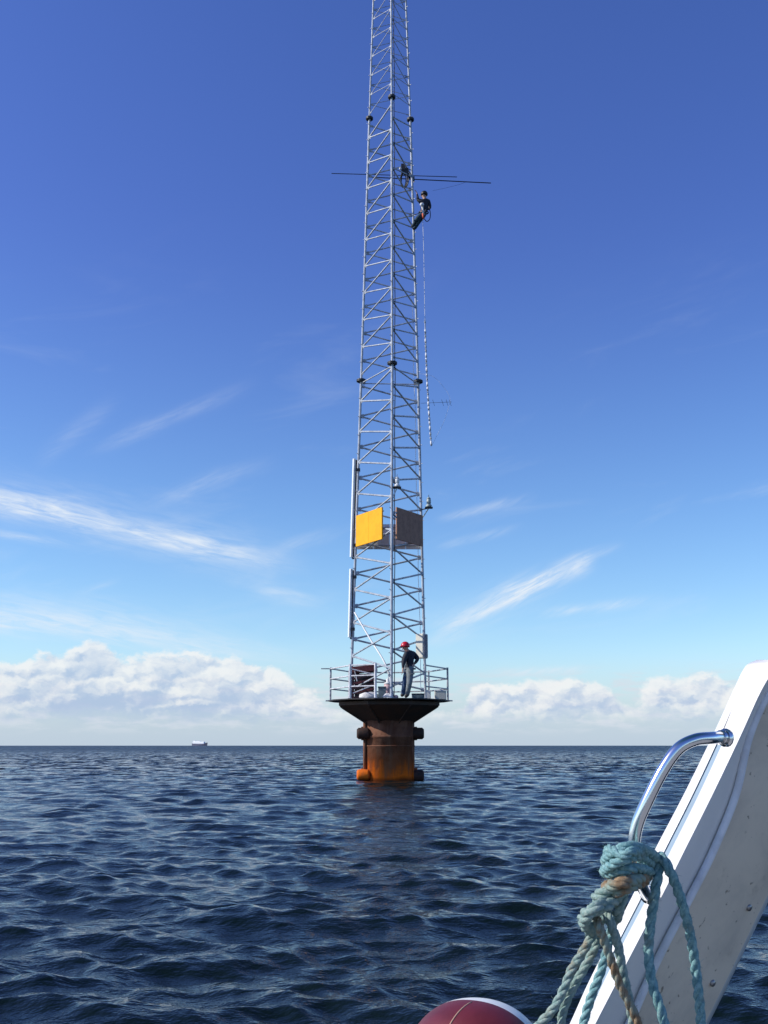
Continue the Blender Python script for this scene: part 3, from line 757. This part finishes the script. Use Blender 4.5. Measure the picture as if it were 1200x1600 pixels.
# ------------------------------------------------------------------ people
def skin_mesh(verts, edges, radii, root, sub=2):
    me = bpy.data.meshes.new('body_tmp'); me.from_pydata([tuple(v) for v in verts], edges, [])
    o = bpy.data.objects.new('body_tmp', me); COL.objects.link(o)
    sk = o.modifiers.new('skin', 'SKIN'); sk.use_smooth_shade = True; sk.branch_smoothing = .4
    ss_ = o.modifiers.new('sub', 'SUBSURF'); ss_.levels = ss_.render_levels = sub
    for i, r in enumerate(radii):
        d = me.skin_vertices[0].data[i]; d.radius = r if isinstance(r, tuple) else (r, r); d.use_root = (i == root)
    dg = bpy.context.evaluated_depsgraph_get(); dg.update()
    nm = bpy.data.meshes.new_from_object(o.evaluated_get(dg)); bpy.data.objects.remove(o); return nm
def person(joints, links_, rad, mats, assign, feet, label, root='pelvis'):
    names = list(joints); idx = {n_: i for i, n_ in enumerate(names)}
    me = skin_mesh([joints[n_] - feet for n_ in names], [(idx[a], idx[b_]) for a, b_ in links_], [rad[n_] for n_ in names], idx[root])
    me.name = 'person'
    me.materials.clear()
    for m in mats: me.materials.append(m)
    js = [joints[n_] - feet for n_ in names]
    segs = [(js[idx[a]], js[idx[b_]], a, b_) for a, b_ in links_]
    for p in me.polygons:
        p.use_smooth = True; best = None
        for a, b_, na, nb in segs:
            d = b_ - a; t = max(0, min(1, (p.center - a).dot(d)/max(1e-9, d.dot(d)))); dist = (p.center - a - d*t).length
            if ('palm' in na + nb or 'th1' in na + nb or 'f' == na[1:2]) and dist > .045: continue
            if best is None or dist < best[0]: best = (dist, na, nb, t)
        p.material_index = assign(best[1], best[2], best[3])
    o = bpy.data.objects.new('person', me); COL.objects.link(o); o.location = feet
    tag(o, label, 'person'); return o
def fingers(J, Lk, rad, side, wrist, dirn, spread, curl, s=1.):
    """palm, four unequal fingers and a thumb"""
    palm = wrist + dirn*.07*s; J[side+'palm'] = palm; rad[side+'palm'] = (.030, .018); Lk.append((side+'wrist', side+'palm'))
    for k, (ln, of) in enumerate(((.070, -1.3), (.080, -.45), (.074, .45), (.058, 1.3))):
        a = palm + spread*of*.017 + dirn*.03; b_ = a + dirn*ln*.55*s + curl*.012; c = b_ + dirn*ln*.35*s + curl*.035
        for nm, p in (('a', a), ('b', b_), ('c', c)): J[f'{side}f{k}{nm}'] = p; rad[f'{side}f{k}{nm}'] = .0095
        Lk += [(side+'palm', f'{side}f{k}a'), (f'{side}f{k}a', f'{side}f{k}b'), (f'{side}f{k}b', f'{side}f{k}c')]
    a = wrist + dirn*.03 - spread*.034; b_ = a + dirn*.035 - spread*.012 + curl*.012
    J[side+'th1'], J[side+'th2'] = a, b_; rad[side+'th1'] = .012; rad[side+'th2'] = .010
    Lk += [(side+'wrist', side+'th1'), (side+'th1', side+'th2')]
def face(o, c, fwd, s=1.):
    up = Vector((0, 0, 1)); fwd = fwd.normalized(); rt = fwd.cross(up).normalized(); up = rt.cross(fwd)
    bm = BM()
    for sg in (-1, 1): bmesh.ops.create_uvsphere(bm, u_segments=8, v_segments=6, radius=.013, matrix=Matrix.Translation(c + fwd*.092 + rt*.032*sg + up*.01))
    link('eyes', bm, M['whitep'], o, True, origin=o.location)
    bm = BM(); rod(bm, c + fwd*.088 + up*.012, c + fwd*.118 - up*.028, .010, 6, .016); link('nose', bm, M['skin'], o, True, origin=o.location)
    bm = BM(); rod(bm, c + fwd*.098 - up*.055 - rt*.024, c + fwd*.098 - up*.055 + rt*.024, .006, 6); link('mouth', bm, M['pink'], o, True, origin=o.location)
    bm = BM()
    for sg in (-1, 1): bmesh.ops.create_uvsphere(bm, u_segments=8, v_segments=6, radius=1, matrix=Matrix.Translation(c + rt*.088*sg) @ Matrix.Diagonal((.02, .02, .032, 1)))
    link('ears', bm, M['skin'], o, True, origin=o.location)

def std_rad(s=1.):
    return dict(pelvis=(.155*s, .115*s), waist=(.145*s, .105*s), chest=(.19*s, .135*s), neckb=.07*s, neck=.055*s, head=(.088*s, .098*s), crown=(.075*s, .085*s),
        Lsh=.088*s, Rsh=.088*s, Lel=.062*s, Rel=.062*s, Lwrist=.032*s, Rwrist=.032*s, Lhip=.105*s, Rhip=.105*s, Lkn=.076*s, Rkn=.076*s, Lan=.058*s, Ran=.058*s, Lheel=.045*s, Rheel=.045*s, Ltoe=.035*s, Rtoe=.035*s)
LINKS = [('pelvis','waist'),('waist','chest'),('chest','neckb'),('neckb','neck'),('neck','head'),('head','crown'),('chest','Lsh'),('Lsh','Lel'),('Lel','Lwrist'),('chest','Rsh'),('Rsh','Rel'),('Rel','Rwrist'),
    ('pelvis','Lhip'),('Lhip','Lkn'),('Lkn','Lan'),('Lan','Ltoe'),('pelvis','Rhip'),('Rhip','Rkn'),('Rkn','Ran'),('Ran','Rtoe')]

# --- worker with the red helmet, stooping slightly to the left, one elbow out behind
D0 = 31.75
def W_(px, py, dy=0.): return P(px, py, D0 + dy)
f0 = W_(634, 1089.5); f0.z = ZD
J = dict(pelvis=W_(640.5, 1046), waist=W_(641, 1038), chest=W_(641.5, 1025), neckb=W_(638.0, 1018), neck=W_(635.5, 1016), head=W_(633.2, 1012), crown=W_(632.5, 1009),
    Lsh=W_(635, 1021, -.14), Lel=W_(630.5, 1034, -.22), Lwrist=W_(629.5, 1045, -.30), Rsh=W_(645.5, 1021, .10), Rel=W_(653, 1029.5, .10), Rwrist=W_(647, 1038.5, -.02),
    Lhip=W_(636.5, 1049, .12), Rhip=W_(641.5, 1049, -.08), Lkn=W_(633, 1067, .14), Rkn=W_(639.5, 1068, -.16), Lan=W_(629.5, 1085.5, .2), Ran=W_(636.5, 1086, -.08), Ltoe=W_(626.5, 1088.3, .16), Rtoe=W_(633, 1089, -.16))
rad = std_rad(1.24); rad.pop('Lheel'); rad.pop('Rheel'); Lk = list(LINKS); rad.update(Lwrist=.034, Rwrist=.034, head=(.09, .1), crown=(.078, .088), neck=.06)
fingers(J, Lk, rad, 'L', J['Lwrist'], Vector((-.1, -.2, -.95)).normalized(), Vector((0, 1, -.2)).normalized(), Vector((-.6, 0, -.3)))
fingers(J, Lk, rad, 'R', J['Rwrist'], Vector((-.75, -.3, -.45)).normalized(), Vector((0, 1, -.4)).normalized(), Vector((0, 0, -1)))
def asg(a, b_, t):
    s_ = a + b_
    if any(k in s_ for k in ('palm', 'th1', 'th2', 'f0', 'f1', 'f2', 'f3')): return 3
    if a in ('neckb', 'neck', 'head'): return 3
    if a == 'Lan' or a == 'Ran': return 4
    if a in ('Lhip', 'Lkn') or b_ == 'Lhip': return 1
    if a in ('Rhip', 'Rkn') or b_ == 'Rhip': return 2
    return 0
# the near leg shows light canvas, the other blue
wk = person(J, Lk, rad, [M['jacket'], M['jeans'], M['canvas'], M['skin'], M['boot']], asg, f0, 'person in red helmet and dark jacket standing on the railed deck')
hc = J['head'] + Vector((0, 0, .02))
bm = BM(); bmesh.ops.create_uvsphere(bm, u_segments=20, v_segments=12, radius=1)
for v in bm.verts: v.co = Vector((v.co.x*.142, v.co.y*.13, max(v.co.z, -.25)*.142))
bmesh.ops.translate(bm, verts=bm.verts, vec=hc + Vector((0, 0, .03))); box(bm, hc + Vector((-.125, -.02, .02)), (.09, .17, .014))
link('helmet', bm, M['helmet_r'], wk, True, origin=wk.location)
face(wk, J['head'], Vector((-.9, -.35, -.35)), 1)
bm = BM(); bmesh.ops.create_uvsphere(bm, u_segments=12, v_segments=8, radius=1, matrix=Matrix.Translation(J['Lhip'] + Vector((-.10, -.10, .05))) @ Matrix.Diagonal((.06, .06, .09, 1))); link('pouch', bm, M['whitep'], wk, True, origin=wk.location)
bm = BM(); pts = [J['pelvis'] + Vector((.165*math.cos(t), .125*math.sin(t), .02)) for t in np.linspace(0, 2*math.pi, 25)]; tube(bm, pts, .025, 6, False)
for h_ in ('Lhip', 'Rhip'):
    pts = [J[h_] + Vector((.115*math.cos(t), .115*math.sin(t), -.10 + .03*math.cos(t))) for t in np.linspace(0, 2*math.pi, 19)]; tube(bm, pts, .018, 6, False)
link('harness', bm, M['canvas'], wk, True, origin=wk.location)

# --- climber leaning back in a harness off the right leg
D0 = 33.25
f0 = P(645.5, 358, 33.35)
J = dict(pelvis=W_(662, 333), waist=W_(663, 327), chest=W_(664.5, 318.5), neckb=W_(663.5, 311.5), neck=W_(663, 309.5), head=W_(662.5, 305.5), crown=W_(662.2, 303),
    Lsh=W_(659, 314.5, -.05), Lel=W_(653, 313, -.02), Lwrist=W_(652, 303.5, .05), Rsh=W_(670, 314.5, .08), Rel=W_(671.5, 325, .0), Rwrist=W_(664, 329, -.12),
    Lhip=W_(660.5, 335, -.10), Rhip=W_(662, 336, .10), Lkn=W_(652.5, 341, -.22), Rkn=W_(655, 345, .18), Lan=W_(646, 352, .05), Ran=W_(648, 357, .22), Ltoe=W_(643, 353, .14), Rtoe=W_(645, 358.5, .28))
rad = std_rad(1.14); rad.pop('Lheel'); rad.pop('Rheel'); Lk = list(LINKS); rad.update(Lwrist=.034, Rwrist=.034, head=(.09, .1), crown=(.078, .088), neck=.06)
fingers(J, Lk, rad, 'L', J['Lwrist'], Vector((-.25, .1, .95)).normalized(), Vector((.3, 1, 0)).normalized(), Vector((-1, 0, .2)))
fingers(J, Lk, rad, 'R', J['Rwrist'], Vector((-.9, -.3, 0)).normalized(), Vector((0, .3, 1)).normalized(), Vector((0, -.5, -.5)))
def asg2(a, b_, t):
    s_ = a + b_
    if any(k in s_ for k in ('palm', 'th1', 'th2', 'f0', 'f1', 'f2', 'f3')): return 2
    if a in ('neckb', 'neck', 'head'): return 2
    if a in ('Lan', 'Ran'): return 3
    if a in ('Lhip', 'Lkn', 'Rhip', 'Rkn') or b_ in ('Lhip', 'Rhip'): return 1
    return 0
cl = person(J, Lk, rad, [M['jacket'], M['teal_tr'], M['skin'], M['boot']], asg2, f0, 'person in dark clothes leaning back from the right leg high up the mast')
bm = BM(); bmesh.ops.create_uvsphere(bm, u_segments=18, v_segments=10, radius=1)
for v in bm.verts: v.co = Vector((v.co.x*.125, v.co.y*.13, max(v.co.z, -.35)*.125))
bmesh.ops.translate(bm, verts=bm.verts, vec=J['head'] + Vector((.01, -.01, .045))); link('helmet', bm, M['helmet_k'], cl, True, origin=cl.location)
face(cl, J['head'], Vector((-.95, .3, .1)), 1)
bm = BM(); bmesh.ops.create_uvsphere(bm, u_segments=12, v_segments=8, radius=1, matrix=Matrix.Translation(P(659.3, 319.5, 33.0)) @ Matrix.Diagonal((.075, .06, .07, 1))); link('pouch', bm, M['whitep'], cl, True, origin=cl.location)
bm = BM(); tube(bm, spline([P(659.5, 321, 33.05), P(661, 330, 33.02), P(661.5, 336, 33.05)]), .035, 8); link('gear_bag', bm, M['sack'], cl, True, origin=cl.location)
bm = BM(); tube(bm, spline([P(660.5, 334, 33.03), P(661, 338, 33.0), P(661.5, 342, 33.05)]), .032, 8); link('strap', bm, M['orange'], cl, True, origin=cl.location)
bm = BM(); tube(bm, spline([P(670, 322, 33.1), P(672.3, 333, 33.05), P(671.5, 342, 33.05), P(667, 346, 33.05), P(663, 342, 33.08)]), .016, 6); link('lanyard', bm, M['black'], cl, True, origin=cl.location)
bm = BM(); pts = [J['pelvis'] + Vector((.165*math.cos(t), .13*math.sin(t), .02)) for t in np.linspace(0, 2*math.pi, 25)]; tube(bm, pts, .025, 6, False)
tube(bm, spline([J['pelvis'] + Vector((-.15, 0, 0)), leg_pt(2, J['pelvis'].z + .15) + Vector((.04, 0, 0))]), .014, 6); link('harness', bm, M['black'], cl, True, origin=cl.location)

# rope and the white banded pole hanging below the climber
a_ = P(660.5, 342, 33.05); b_ = P(664, 500, 33.05)
bm = BM(); tube(bm, spline([a_, P(662.3, 400, 33.05), b_]), .009, 6)
tag(link('hoisting_rope', bm, M['rope_w'], None, True, origin=b_), 'thin pale rope hanging straight down from the climber', 'rope')
c = P(674, 697, 33.05); hp = thing('hanging_pole', c, 'slim white pole with dark bands hanging from the climber rope beside the mast', 'pole')
pts = [b_.lerp(c, t) + Vector((-.03*math.sin(t*3.1), 0, 0)) for t in np.linspace(0, 1, 27)]
bm = BM(); tube(bm, pts, .019, 8); link('shaft', bm, M['dark' if False else 'galv'], hp, True, origin=c)
for k in range(26):
    if k in (1,): continue
    p, q = pts[k], pts[k+1]; bm = BM(); rod(bm, p.lerp(q, .06), p.lerp(q, .84 if k % 3 else .62), .034, 8); link('white_band', bm, M['rope_w'], hp, True, origin=c)
# slack tag line with a small antenna tied to it
bm = BM(); tube(bm, spline([c + Vector((.02, 0, .02)), P(681, 684, 33.05), P(693, 660, 33.0), P(701, 636, 33.0), P(703, 622, 33.0), P(694, 606, 33.1), P(676, 588, 33.3), leg_pt(2, 13.7)]), .004, 5)
tag(link('tag_line', bm, M['galv'], None, True, origin=c), 'hair-thin slack line looping right from the foot of the hanging pole', 'line')
c2 = P(691, 629, 33.0); ya = thing('small_antenna', c2, 'tiny faint antenna with crossed rods beside the hanging pole', 'antenna')
bm = BM(); rod(bm, P(657.5, 630, 33.3), P(706, 628, 33.0), .006, 5); link('boom', bm, M['dark'], ya, origin=c2)
bm = BM()
for px in (676, 690, 697, 702): rod(bm, P(px, 624.5, 32.8), P(px + 3, 634, 33.2), .006, 5)
link('elements', bm, M['dark'], ya, origin=c2)
bm = BM(); tube(bm, spline([P(676, 298, 33.1), P(695, 294, 33.3), P(715, 289, 33.6), P(728, 284.5, 33.75)]), .004, 5)
tag(link('guy_line', bm, M['dark'], None, True, origin=P(676, 298, 33.1)), 'hair-thin dark line from the climber up to the right rod', 'line')

# ------------------------------------------------------------------ ship on the horizon
SD = 9000
c = P(312, 1165, SD); c.z = 0
sh = thing('cargo_ship', c, 'tiny white ship with a dark hull far off on the horizon', 'ship')
k_ = SD/F*1.15
bm = BM()
prof = [(-13.4, 2.4), (-13.2, -3), (12.2, -3), (13.2, 3.2), (12.4, 3.4), (9.5, 2.2), (9.2, 1.8), (-12.8, 1.8)]
V = [[bm.verts.new(c + Vector((x*k_, s_*11*(1 if abs(x) < 12 else .35), z*k_ + 4))) for x, z in prof] for s_ in (-1, 1)]
bm.faces.new(V[0][::-1]); bm.faces.new(V[1])
for i in range(8): bm.faces.new((V[0][i], V[0][(i+1) % 8], V[1][(i+1) % 8], V[1][i]))
link('hull', bm, M['ship_h'], sh, origin=c)
bm = BM(); box(bm, c + Vector((-1.6*k_, 0, 3.2*k_ + 4)), (20.0*k_, 18, 2.6*k_)); box(bm, c + Vector((-4.6*k_, 0, 4.7*k_ + 4)), (11*k_, 15, .8*k_)); link('superstructure', bm, M['ship_w'], sh, bevel=2, origin=c)
bm = BM(); box(bm, c + Vector((-9.5*k_, 0, 5.3*k_ + 4)), (3*k_, 12, 1.3*k_)); link('funnel', bm, M['ship_w'], sh, bevel=1.5, origin=c)
sh.rotation_euler.z = R(-32)

# ------------------------------------------------------------------ the near boat at the right
ZB = 1.55
st = [  # py, outer edge, groove a, groove b, lit edge end, bead, far edge   (along the boat, top to bottom)
    (1031, 1182, 1190, 1192, 1225, 1268, 1400),
    (1042, 1164, 1172, 1174, 1213, 1240, 1382),
    (1080, 1145, 1155, 1158, 1189, 1203, 1362),
    (1150, 1113, 1125, 1131, 1157, 1171, 1325),
    (1240, 1069, 1083, 1090, 1114, 1150, 1280),
    (1330, 1022, 1038, 1045, 1069, 1114, 1236),
    (1400, 988, 1003, 1010, 1034, 1079, 1199),
    (1480, 947, 962, 968, 992, 1037, 1160),
    (1540, 917, 932, 938, 961, 1009, 1131),
    (1600, 890, 905, 911, 930, 983, 1101),
    (1700, 842, 857, 863, 880, 935, 1050),
    (1900, 742, 757, 763, 780, 835, 950)]
boat = thing('boat_bow', Q(1000, 1500, ZB), 'white raked boat bow with beige shaded side carrying the steel grab rail', 'boat')
BO = boat.location
def bp(px, py, dz): return Q(px, py, ZB + (1165 - py)*.00012 + dz)
cols = []
for py, a, g1, g2, c_, be, e_ in st:
    cols.append(dict(A=bp(a, py, .075), G1=bp(g1, py, .052), G1d=bp(g1 + 1, py, .0545), G2d=bp(g2 + 1, py, .044), G2=bp(g2 + 2.5, py, .037), C=bp(c_, py, 0),
        B=bp(be, py, .040), E=bp(e_, py, .16), F=bp(e_ + 6, py, .30), H=bp((a + e_)/2 + 30, py, .40), K=bp(a + 16, py, .22)))
for (py, a, g1, g2, c_, be, e_), cd in list(zip(st, cols))[:4]:
    for k, px in (('G1', g1), ('G1d', g1 + 1), ('G2d', g2 + 1), ('G2', g2 + 2.5)):
        w_ = 1 if py < 1140 else .0
        if w_: cd[k] = cd['A'].lerp(cd['C'], (px - a)/(c_ - a))
def loft(keys, m, name, parent=boat, smooth=True, sub=0, closed=False, caps=False, bevel=0):
    bm = BM(); rows = [[bm.verts.new(c_[k]) for k in keys] for c_ in cols]
    for r0, r1 in zip(rows, rows[1:]):
        n_ = len(keys)
        for i in range(n_ if closed else n_ - 1): bm.faces.new((r0[i], r0[(i+1) % n_], r1[(i+1) % n_], r1[i]))
    if caps: bm.faces.new(rows[0][::-1]); bm.faces.new(rows[-1])
    return link(name, bm, m, parent, smooth, bevel, origin=BO)
# shell: one closed body with several materials
bm = BM(); keys = ['A', 'G1', 'G1d', 'G2d', 'G2', 'C', 'B', 'E', 'F', 'H', 'K']
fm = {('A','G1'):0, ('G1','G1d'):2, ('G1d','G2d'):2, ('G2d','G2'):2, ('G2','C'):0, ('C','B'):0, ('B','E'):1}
# resample along the length for a smooth run
fine = []
for i in range(len(cols) - 1):
    for t in np.linspace(0, 1, 7)[:-1]:
        fine.append({k: None for k in keys})
for k in keys:
    sp = spline([c_[k] for c_ in cols], 6)
    for f_, p in zip(fine, sp): f_[k] = p
fine.append({k: cols[-1][k] for k in keys}); cols_f = fine
rows = [[bm.verts.new(c_[k]) for k in keys] for c_ in cols_f]
for ri, (r0, r1) in enumerate(zip(rows, rows[1:])):
    for i in range(len(keys)):
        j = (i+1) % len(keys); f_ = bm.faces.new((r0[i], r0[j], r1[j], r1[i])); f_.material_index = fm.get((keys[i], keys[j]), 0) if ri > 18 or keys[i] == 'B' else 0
f_ = bm.faces.new(rows[0][::-1]); f_ = bm.faces.new(rows[-1])
for e_ in bm.edges:
    pass
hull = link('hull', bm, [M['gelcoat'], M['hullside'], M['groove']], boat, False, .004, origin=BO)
for p in hull.data.polygons: p.use_smooth = True
es = hull.modifiers.new('split', 'EDGE_SPLIT'); es.split_angle = R(32)
bm = BM(); tube(bm, spline([c_['B'] + Vector((-.004, -.012, 0)) for c_ in cols], 8), .0060, 12); link('rubbing_strake', bm, M['rubber'], boat, True, origin=BO)
for px, py in ((1170, 1418), (1113, 1536)):
    t = 1; c_ = Q(px, py, ZB + .24 - (0)); bm = BM()
    # place on the B-E surface
    best = min(cols_f, key=lambda q: abs((q['E'] - Vector((0, 0, CAM_H))).dot((ray(px, py)).normalized())*0 + (q['E'].z - c_.z)))
    n_ = (best['E'] - best['B']).cross(Vector((0, 0, 1))).normalized()
    if n_.y > 0: n_ = -n_
    # intersect the pixel ray with the local plane
    d_ = ray(px, py).normalized(); o_ = Vector((0, 0, CAM_H)); up_ = (cols_f[-1]['E'] - cols_f[0]['E']).normalized()
    nn = (best['E'] - best['B']).cross(up_).normalized(); tt = (best['B'] - o_).dot(nn)/d_.dot(nn); pt = o_ + d_*tt
    if nn.dot(d_) > 0: nn = -nn
    rod(bm, pt - nn*.004, pt + nn*.003, .0062, 14, .005); link('screw', bm, M['screw'], boat, True, origin=BO)
bm = BM(); V = []
for z_ in (.22, .28):
    V.append([bm.verts.new((x_, y_, z_)) for x_, y_ in ((-.75, -3.2), (-.95, -1.5), (-.85, -.2), (-.35, .9), (.30, 1.55), (1.0, 1.75), (1.75, 1.3), (2.1, .2), (2.1, -3.2))])
bm.faces.new(V[0][::-1]); bm.faces.new(V[1])
for i in range(9): bm.faces.new((V[0][i], V[0][(i+1) % 9], V[1][(i+1) % 9], V[1][i]))
link('added_bounce_floor', bm, M['bounce_floor'], boat, False, .01, origin=BO)  # unseen floor, added to bounce sunlight up onto the shaded bow side
bm = BM(); V = []
for z_, k in ((.22, 1.0), (-.5, .8)):
    V.append([bm.verts.new((.6 + (x_ - .6)*k, -.8 + (y_ + .8)*k, z_)) for x_, y_ in ((-.73, -3.18), (-.93, -1.5), (-.83, -.2), (-.34, .88), (.30, 1.53), (1.0, 1.72), (1.73, 1.28), (2.08, .2), (2.08, -3.18))])
bm.faces.new(V[0]); bm.faces.new(V[1][::-1])
for i in range(9): bm.faces.new((V[1][i], V[1][(i+1) % 9], V[0][(i+1) % 9], V[0][i]))
link('lower_hull', bm, M['gelcoat'], boat, False, .01, origin=BO)
# stainless grab rail
hpath = [Q(1128, 1152, 1.50), Q(1112, 1153, 1.475), Q(1086, 1156, 1.465), Q(1060, 1170, 1.46), Q(1036, 1203, 1.455), Q(1012, 1250, 1.45), Q(996, 1288, 1.45), Q(991, 1325, 1.45), Q(998, 1370, 1.455), Q(1012, 1400, 1.50), Q(1022, 1402, 1.56)]
bm = BM(); tube(bm, spline(hpath, 10), .0087, 20); gr = link('grab_rail', bm, M['chrome'], boat, True, origin=BO)
for pt, dr2 in ((hpath[0], (1, .6, -.1)), (hpath[-2], (.9, .8, 0))):
    d_ = Vector(dr2).normalized(); bm = BM(); rod(bm, pt - d_*.004, pt + d_*.006, .0102, 16); rod(bm, pt + d_*.006, pt + d_*.010, .0135, 16); link('rail_foot', bm, M['chrome'], gr, True, origin=BO)

# ------------------------------------------------------------------ ropes tied to the grab rail
ZR = 1.40
RR_ = .0068
def qz(*pts): return [Q(x, y, ZR + dz) for x, y, dz in pts]
bm = BM()                                # teal rope: turns round the rail and two long tails
laid_rope(bm, qz((1032,1346,.06),(1012,1330,.00),(985,1322,-.035),(958,1332,-.03),(946,1345,.02),(956,1352,.08),(990,1345,.10),(1018,1338,.07)), .0068)
laid_rope(bm, qz((1022,1352,.05),(1000,1338,-.01),(975,1343,-.045),(955,1352,-.03),(944,1362,.02),(960,1366,.07),(1000,1352,.09)), .0068)
laid_rope(bm, qz((1018,1362,.04),(995,1356,-.02),(970,1360,-.03),(950,1366,.0)), .0066)
laid_rope(bm, qz((1010,1336,.02),(990,1330,-.045),(972,1336,-.05),(952,1326,-.02),(948,1340,.02)), .0062)
laid_rope(bm, qz((1015,1350,.06),(1028,1342,.05),(1030,1355,.04),(1024,1390,.03),(1017,1440,.03),(1013,1490,.03),(1020,1540,.02),(1033,1580,.01),(1046,1640,.0),(1060,1760,.0)), .0072)
laid_rope(bm, qz((1010,1345,.07),(1032,1338,.04),(1046,1360,.03),(1062,1400,.04),(1076,1450,.05),(1085,1500,.06),(1091,1550,.06),(1096,1610,.06),(1104,1760,.04)), .0072)
tag(link('mooring_rope', bm, M['rope_teal'], None, True, origin=Q(990, 1345, ZR)), 'thick turquoise rope knotted round the grab rail, two ends hanging over the boat', 'rope', 'ropes tied to the grab rail')
bm = BM()                                # rust-stained turn and its tail
laid_rope(bm, qz((1012,1368,.06),(1000,1372,.0),(980,1378,-.04),(960,1382,-.04),(948,1386,.0),(955,1392,.05),(985,1385,.08)), .0080)
laid_rope(bm, qz((1008,1376,.03),(988,1386,-.02),(965,1394,-.03),(950,1398,.02)), .0070)
laid_rope(bm, qz((930,1425,.00),(935,1445,-.035),(946,1475,-.03),(957,1507,-.03),(968,1538,-.03),(984,1570,-.03),(999,1610,-.03),(1030,1760,-.03)), .0062)
tag(link('mooring_rope', bm, M['rope_brown'], None, True, origin=Q(975, 1380, ZR)), 'rust-brown stained rope wound below the turquoise knot and trailing down its middle', 'rope', 'ropes tied to the grab rail')
bm = BM()                                # grey-green knot with tails
laid_rope(bm, qz((975,1395,.03),(958,1390,-.02),(940,1396,-.02),(932,1404,.0),(948,1410,.02),(962,1402,.03)), .0078)
laid_rope(bm, qz((968,1398,.02),(955,1410,-.03),(935,1420,-.04),(917,1426,-.02),(911,1438,.0),(922,1447,.03),(940,1436,.04),(950,1420,.04)), .0082)
laid_rope(bm, qz((955,1405,.0),(936,1414,-.05),(918,1430,-.05),(914,1446,-.02),(925,1455,.01),(935,1445,.03)), .0075)
laid_rope(bm, qz((980,1385,.02),(972,1405,.0),(966,1425,.0),(961,1437,.03),(950,1430,.04)), .0075)
laid_rope(bm, qz((928,1440,.02),(926,1460,.01),(912,1485,.0),(893,1515,.0),(880,1548,.0),(862,1580,.0),(838,1606,.0),(760,1700,.0)), .0062)
laid_rope(bm, qz((936,1444,.03),(936,1464,.02),(920,1500,.02),(900,1535,.01),(885,1565,.01),(876,1605,.01),(868,1740,.01)), .0062)
laid_rope(bm, qz((945,1418,.01),(953,1440,-.01),(965,1475,-.01),(972,1515,-.01),(981,1555,-.01),(990,1610,-.01),(1004,1760,-.01)), .0066)
tag(link('mooring_rope', bm, M['rope_grey'], None, True, origin=Q(930, 1430, ZR)), 'grey green weathered rope with a round knot and three hanging ends', 'rope', 'ropes tied to the grab rail')
bm = BM(); laid_rope(bm, qz((958,1440,.06),(950,1478,.06),(940,1515,.06),(925,1555,.06),(910,1605,.06),(880,1740,.05)), .0066)
tag(link('mooring_rope', bm, M['rope_teal'], None, True, origin=Q(940, 1515, ZR)), 'single blue rope hanging across the white edge behind the grey green knot', 'rope', 'ropes tied to the grab rail')

# ------------------------------------------------------------------ maroon and white fender
fc = Q(745, 1664, 1.25); fc0 = fc.copy(); rf = .087
fd = thing('boat_fender', Vector((fc.x, fc.y, 0)), 'rounded maroon fender with a white right edge beside the boat', 'fender')
FO = fd.location
prof = [(.0015, .0)] 
N_ = 20
bm = BM(); pr_ = []
zb = .285; H_ = fc.z - zb
pr_.append((.03, zb)); pr_.append((rf*.8, zb + .05)); pr_.append((rf*.99, zb + .14))
for k in range(N_ + 1):
    t = R(90)*k/N_; pr_.append((max(.002, rf*math.cos(t)**.9 if k < N_ else .002), fc.z + rf*.84*math.sin(t)))
lathe(bm, (fc.x, fc.y, 0), pr_, 64)
rotm = Matrix.Rotation(R(14), 3, 'Y')
wdir = Vector((.46, .86, .22)).normalized(); apex = Vector((fc.x, fc.y, fc.z + rf*.84))
other = bm.copy()
for b_, inner in ((bm, True), (other, False)):
    bmesh.ops.bisect_plane(b_, geom=b_.verts[:] + b_.edges[:] + b_.faces[:], plane_co=apex - wdir*.001, plane_no=wdir, clear_outer=inner, clear_inner=not inner)
fb = link('body', bm, M['fender_r'], fd, True, origin=FO)
link('white_panel', other, M['fender_w'], fd, True, origin=FO)
bm = BM(); path = []
a0 = Vector((-.60, -.80, 0))
for (r_, z_) in pr_[3:]: path.append(Vector((fc.x, fc.y, 0)) + a0*(r_ + .0005) + Vector((0, 0, z_)))
tube(bm, path[:-1], .0009, 6); link('seam', bm, M['seam'], fd, True, origin=FO)
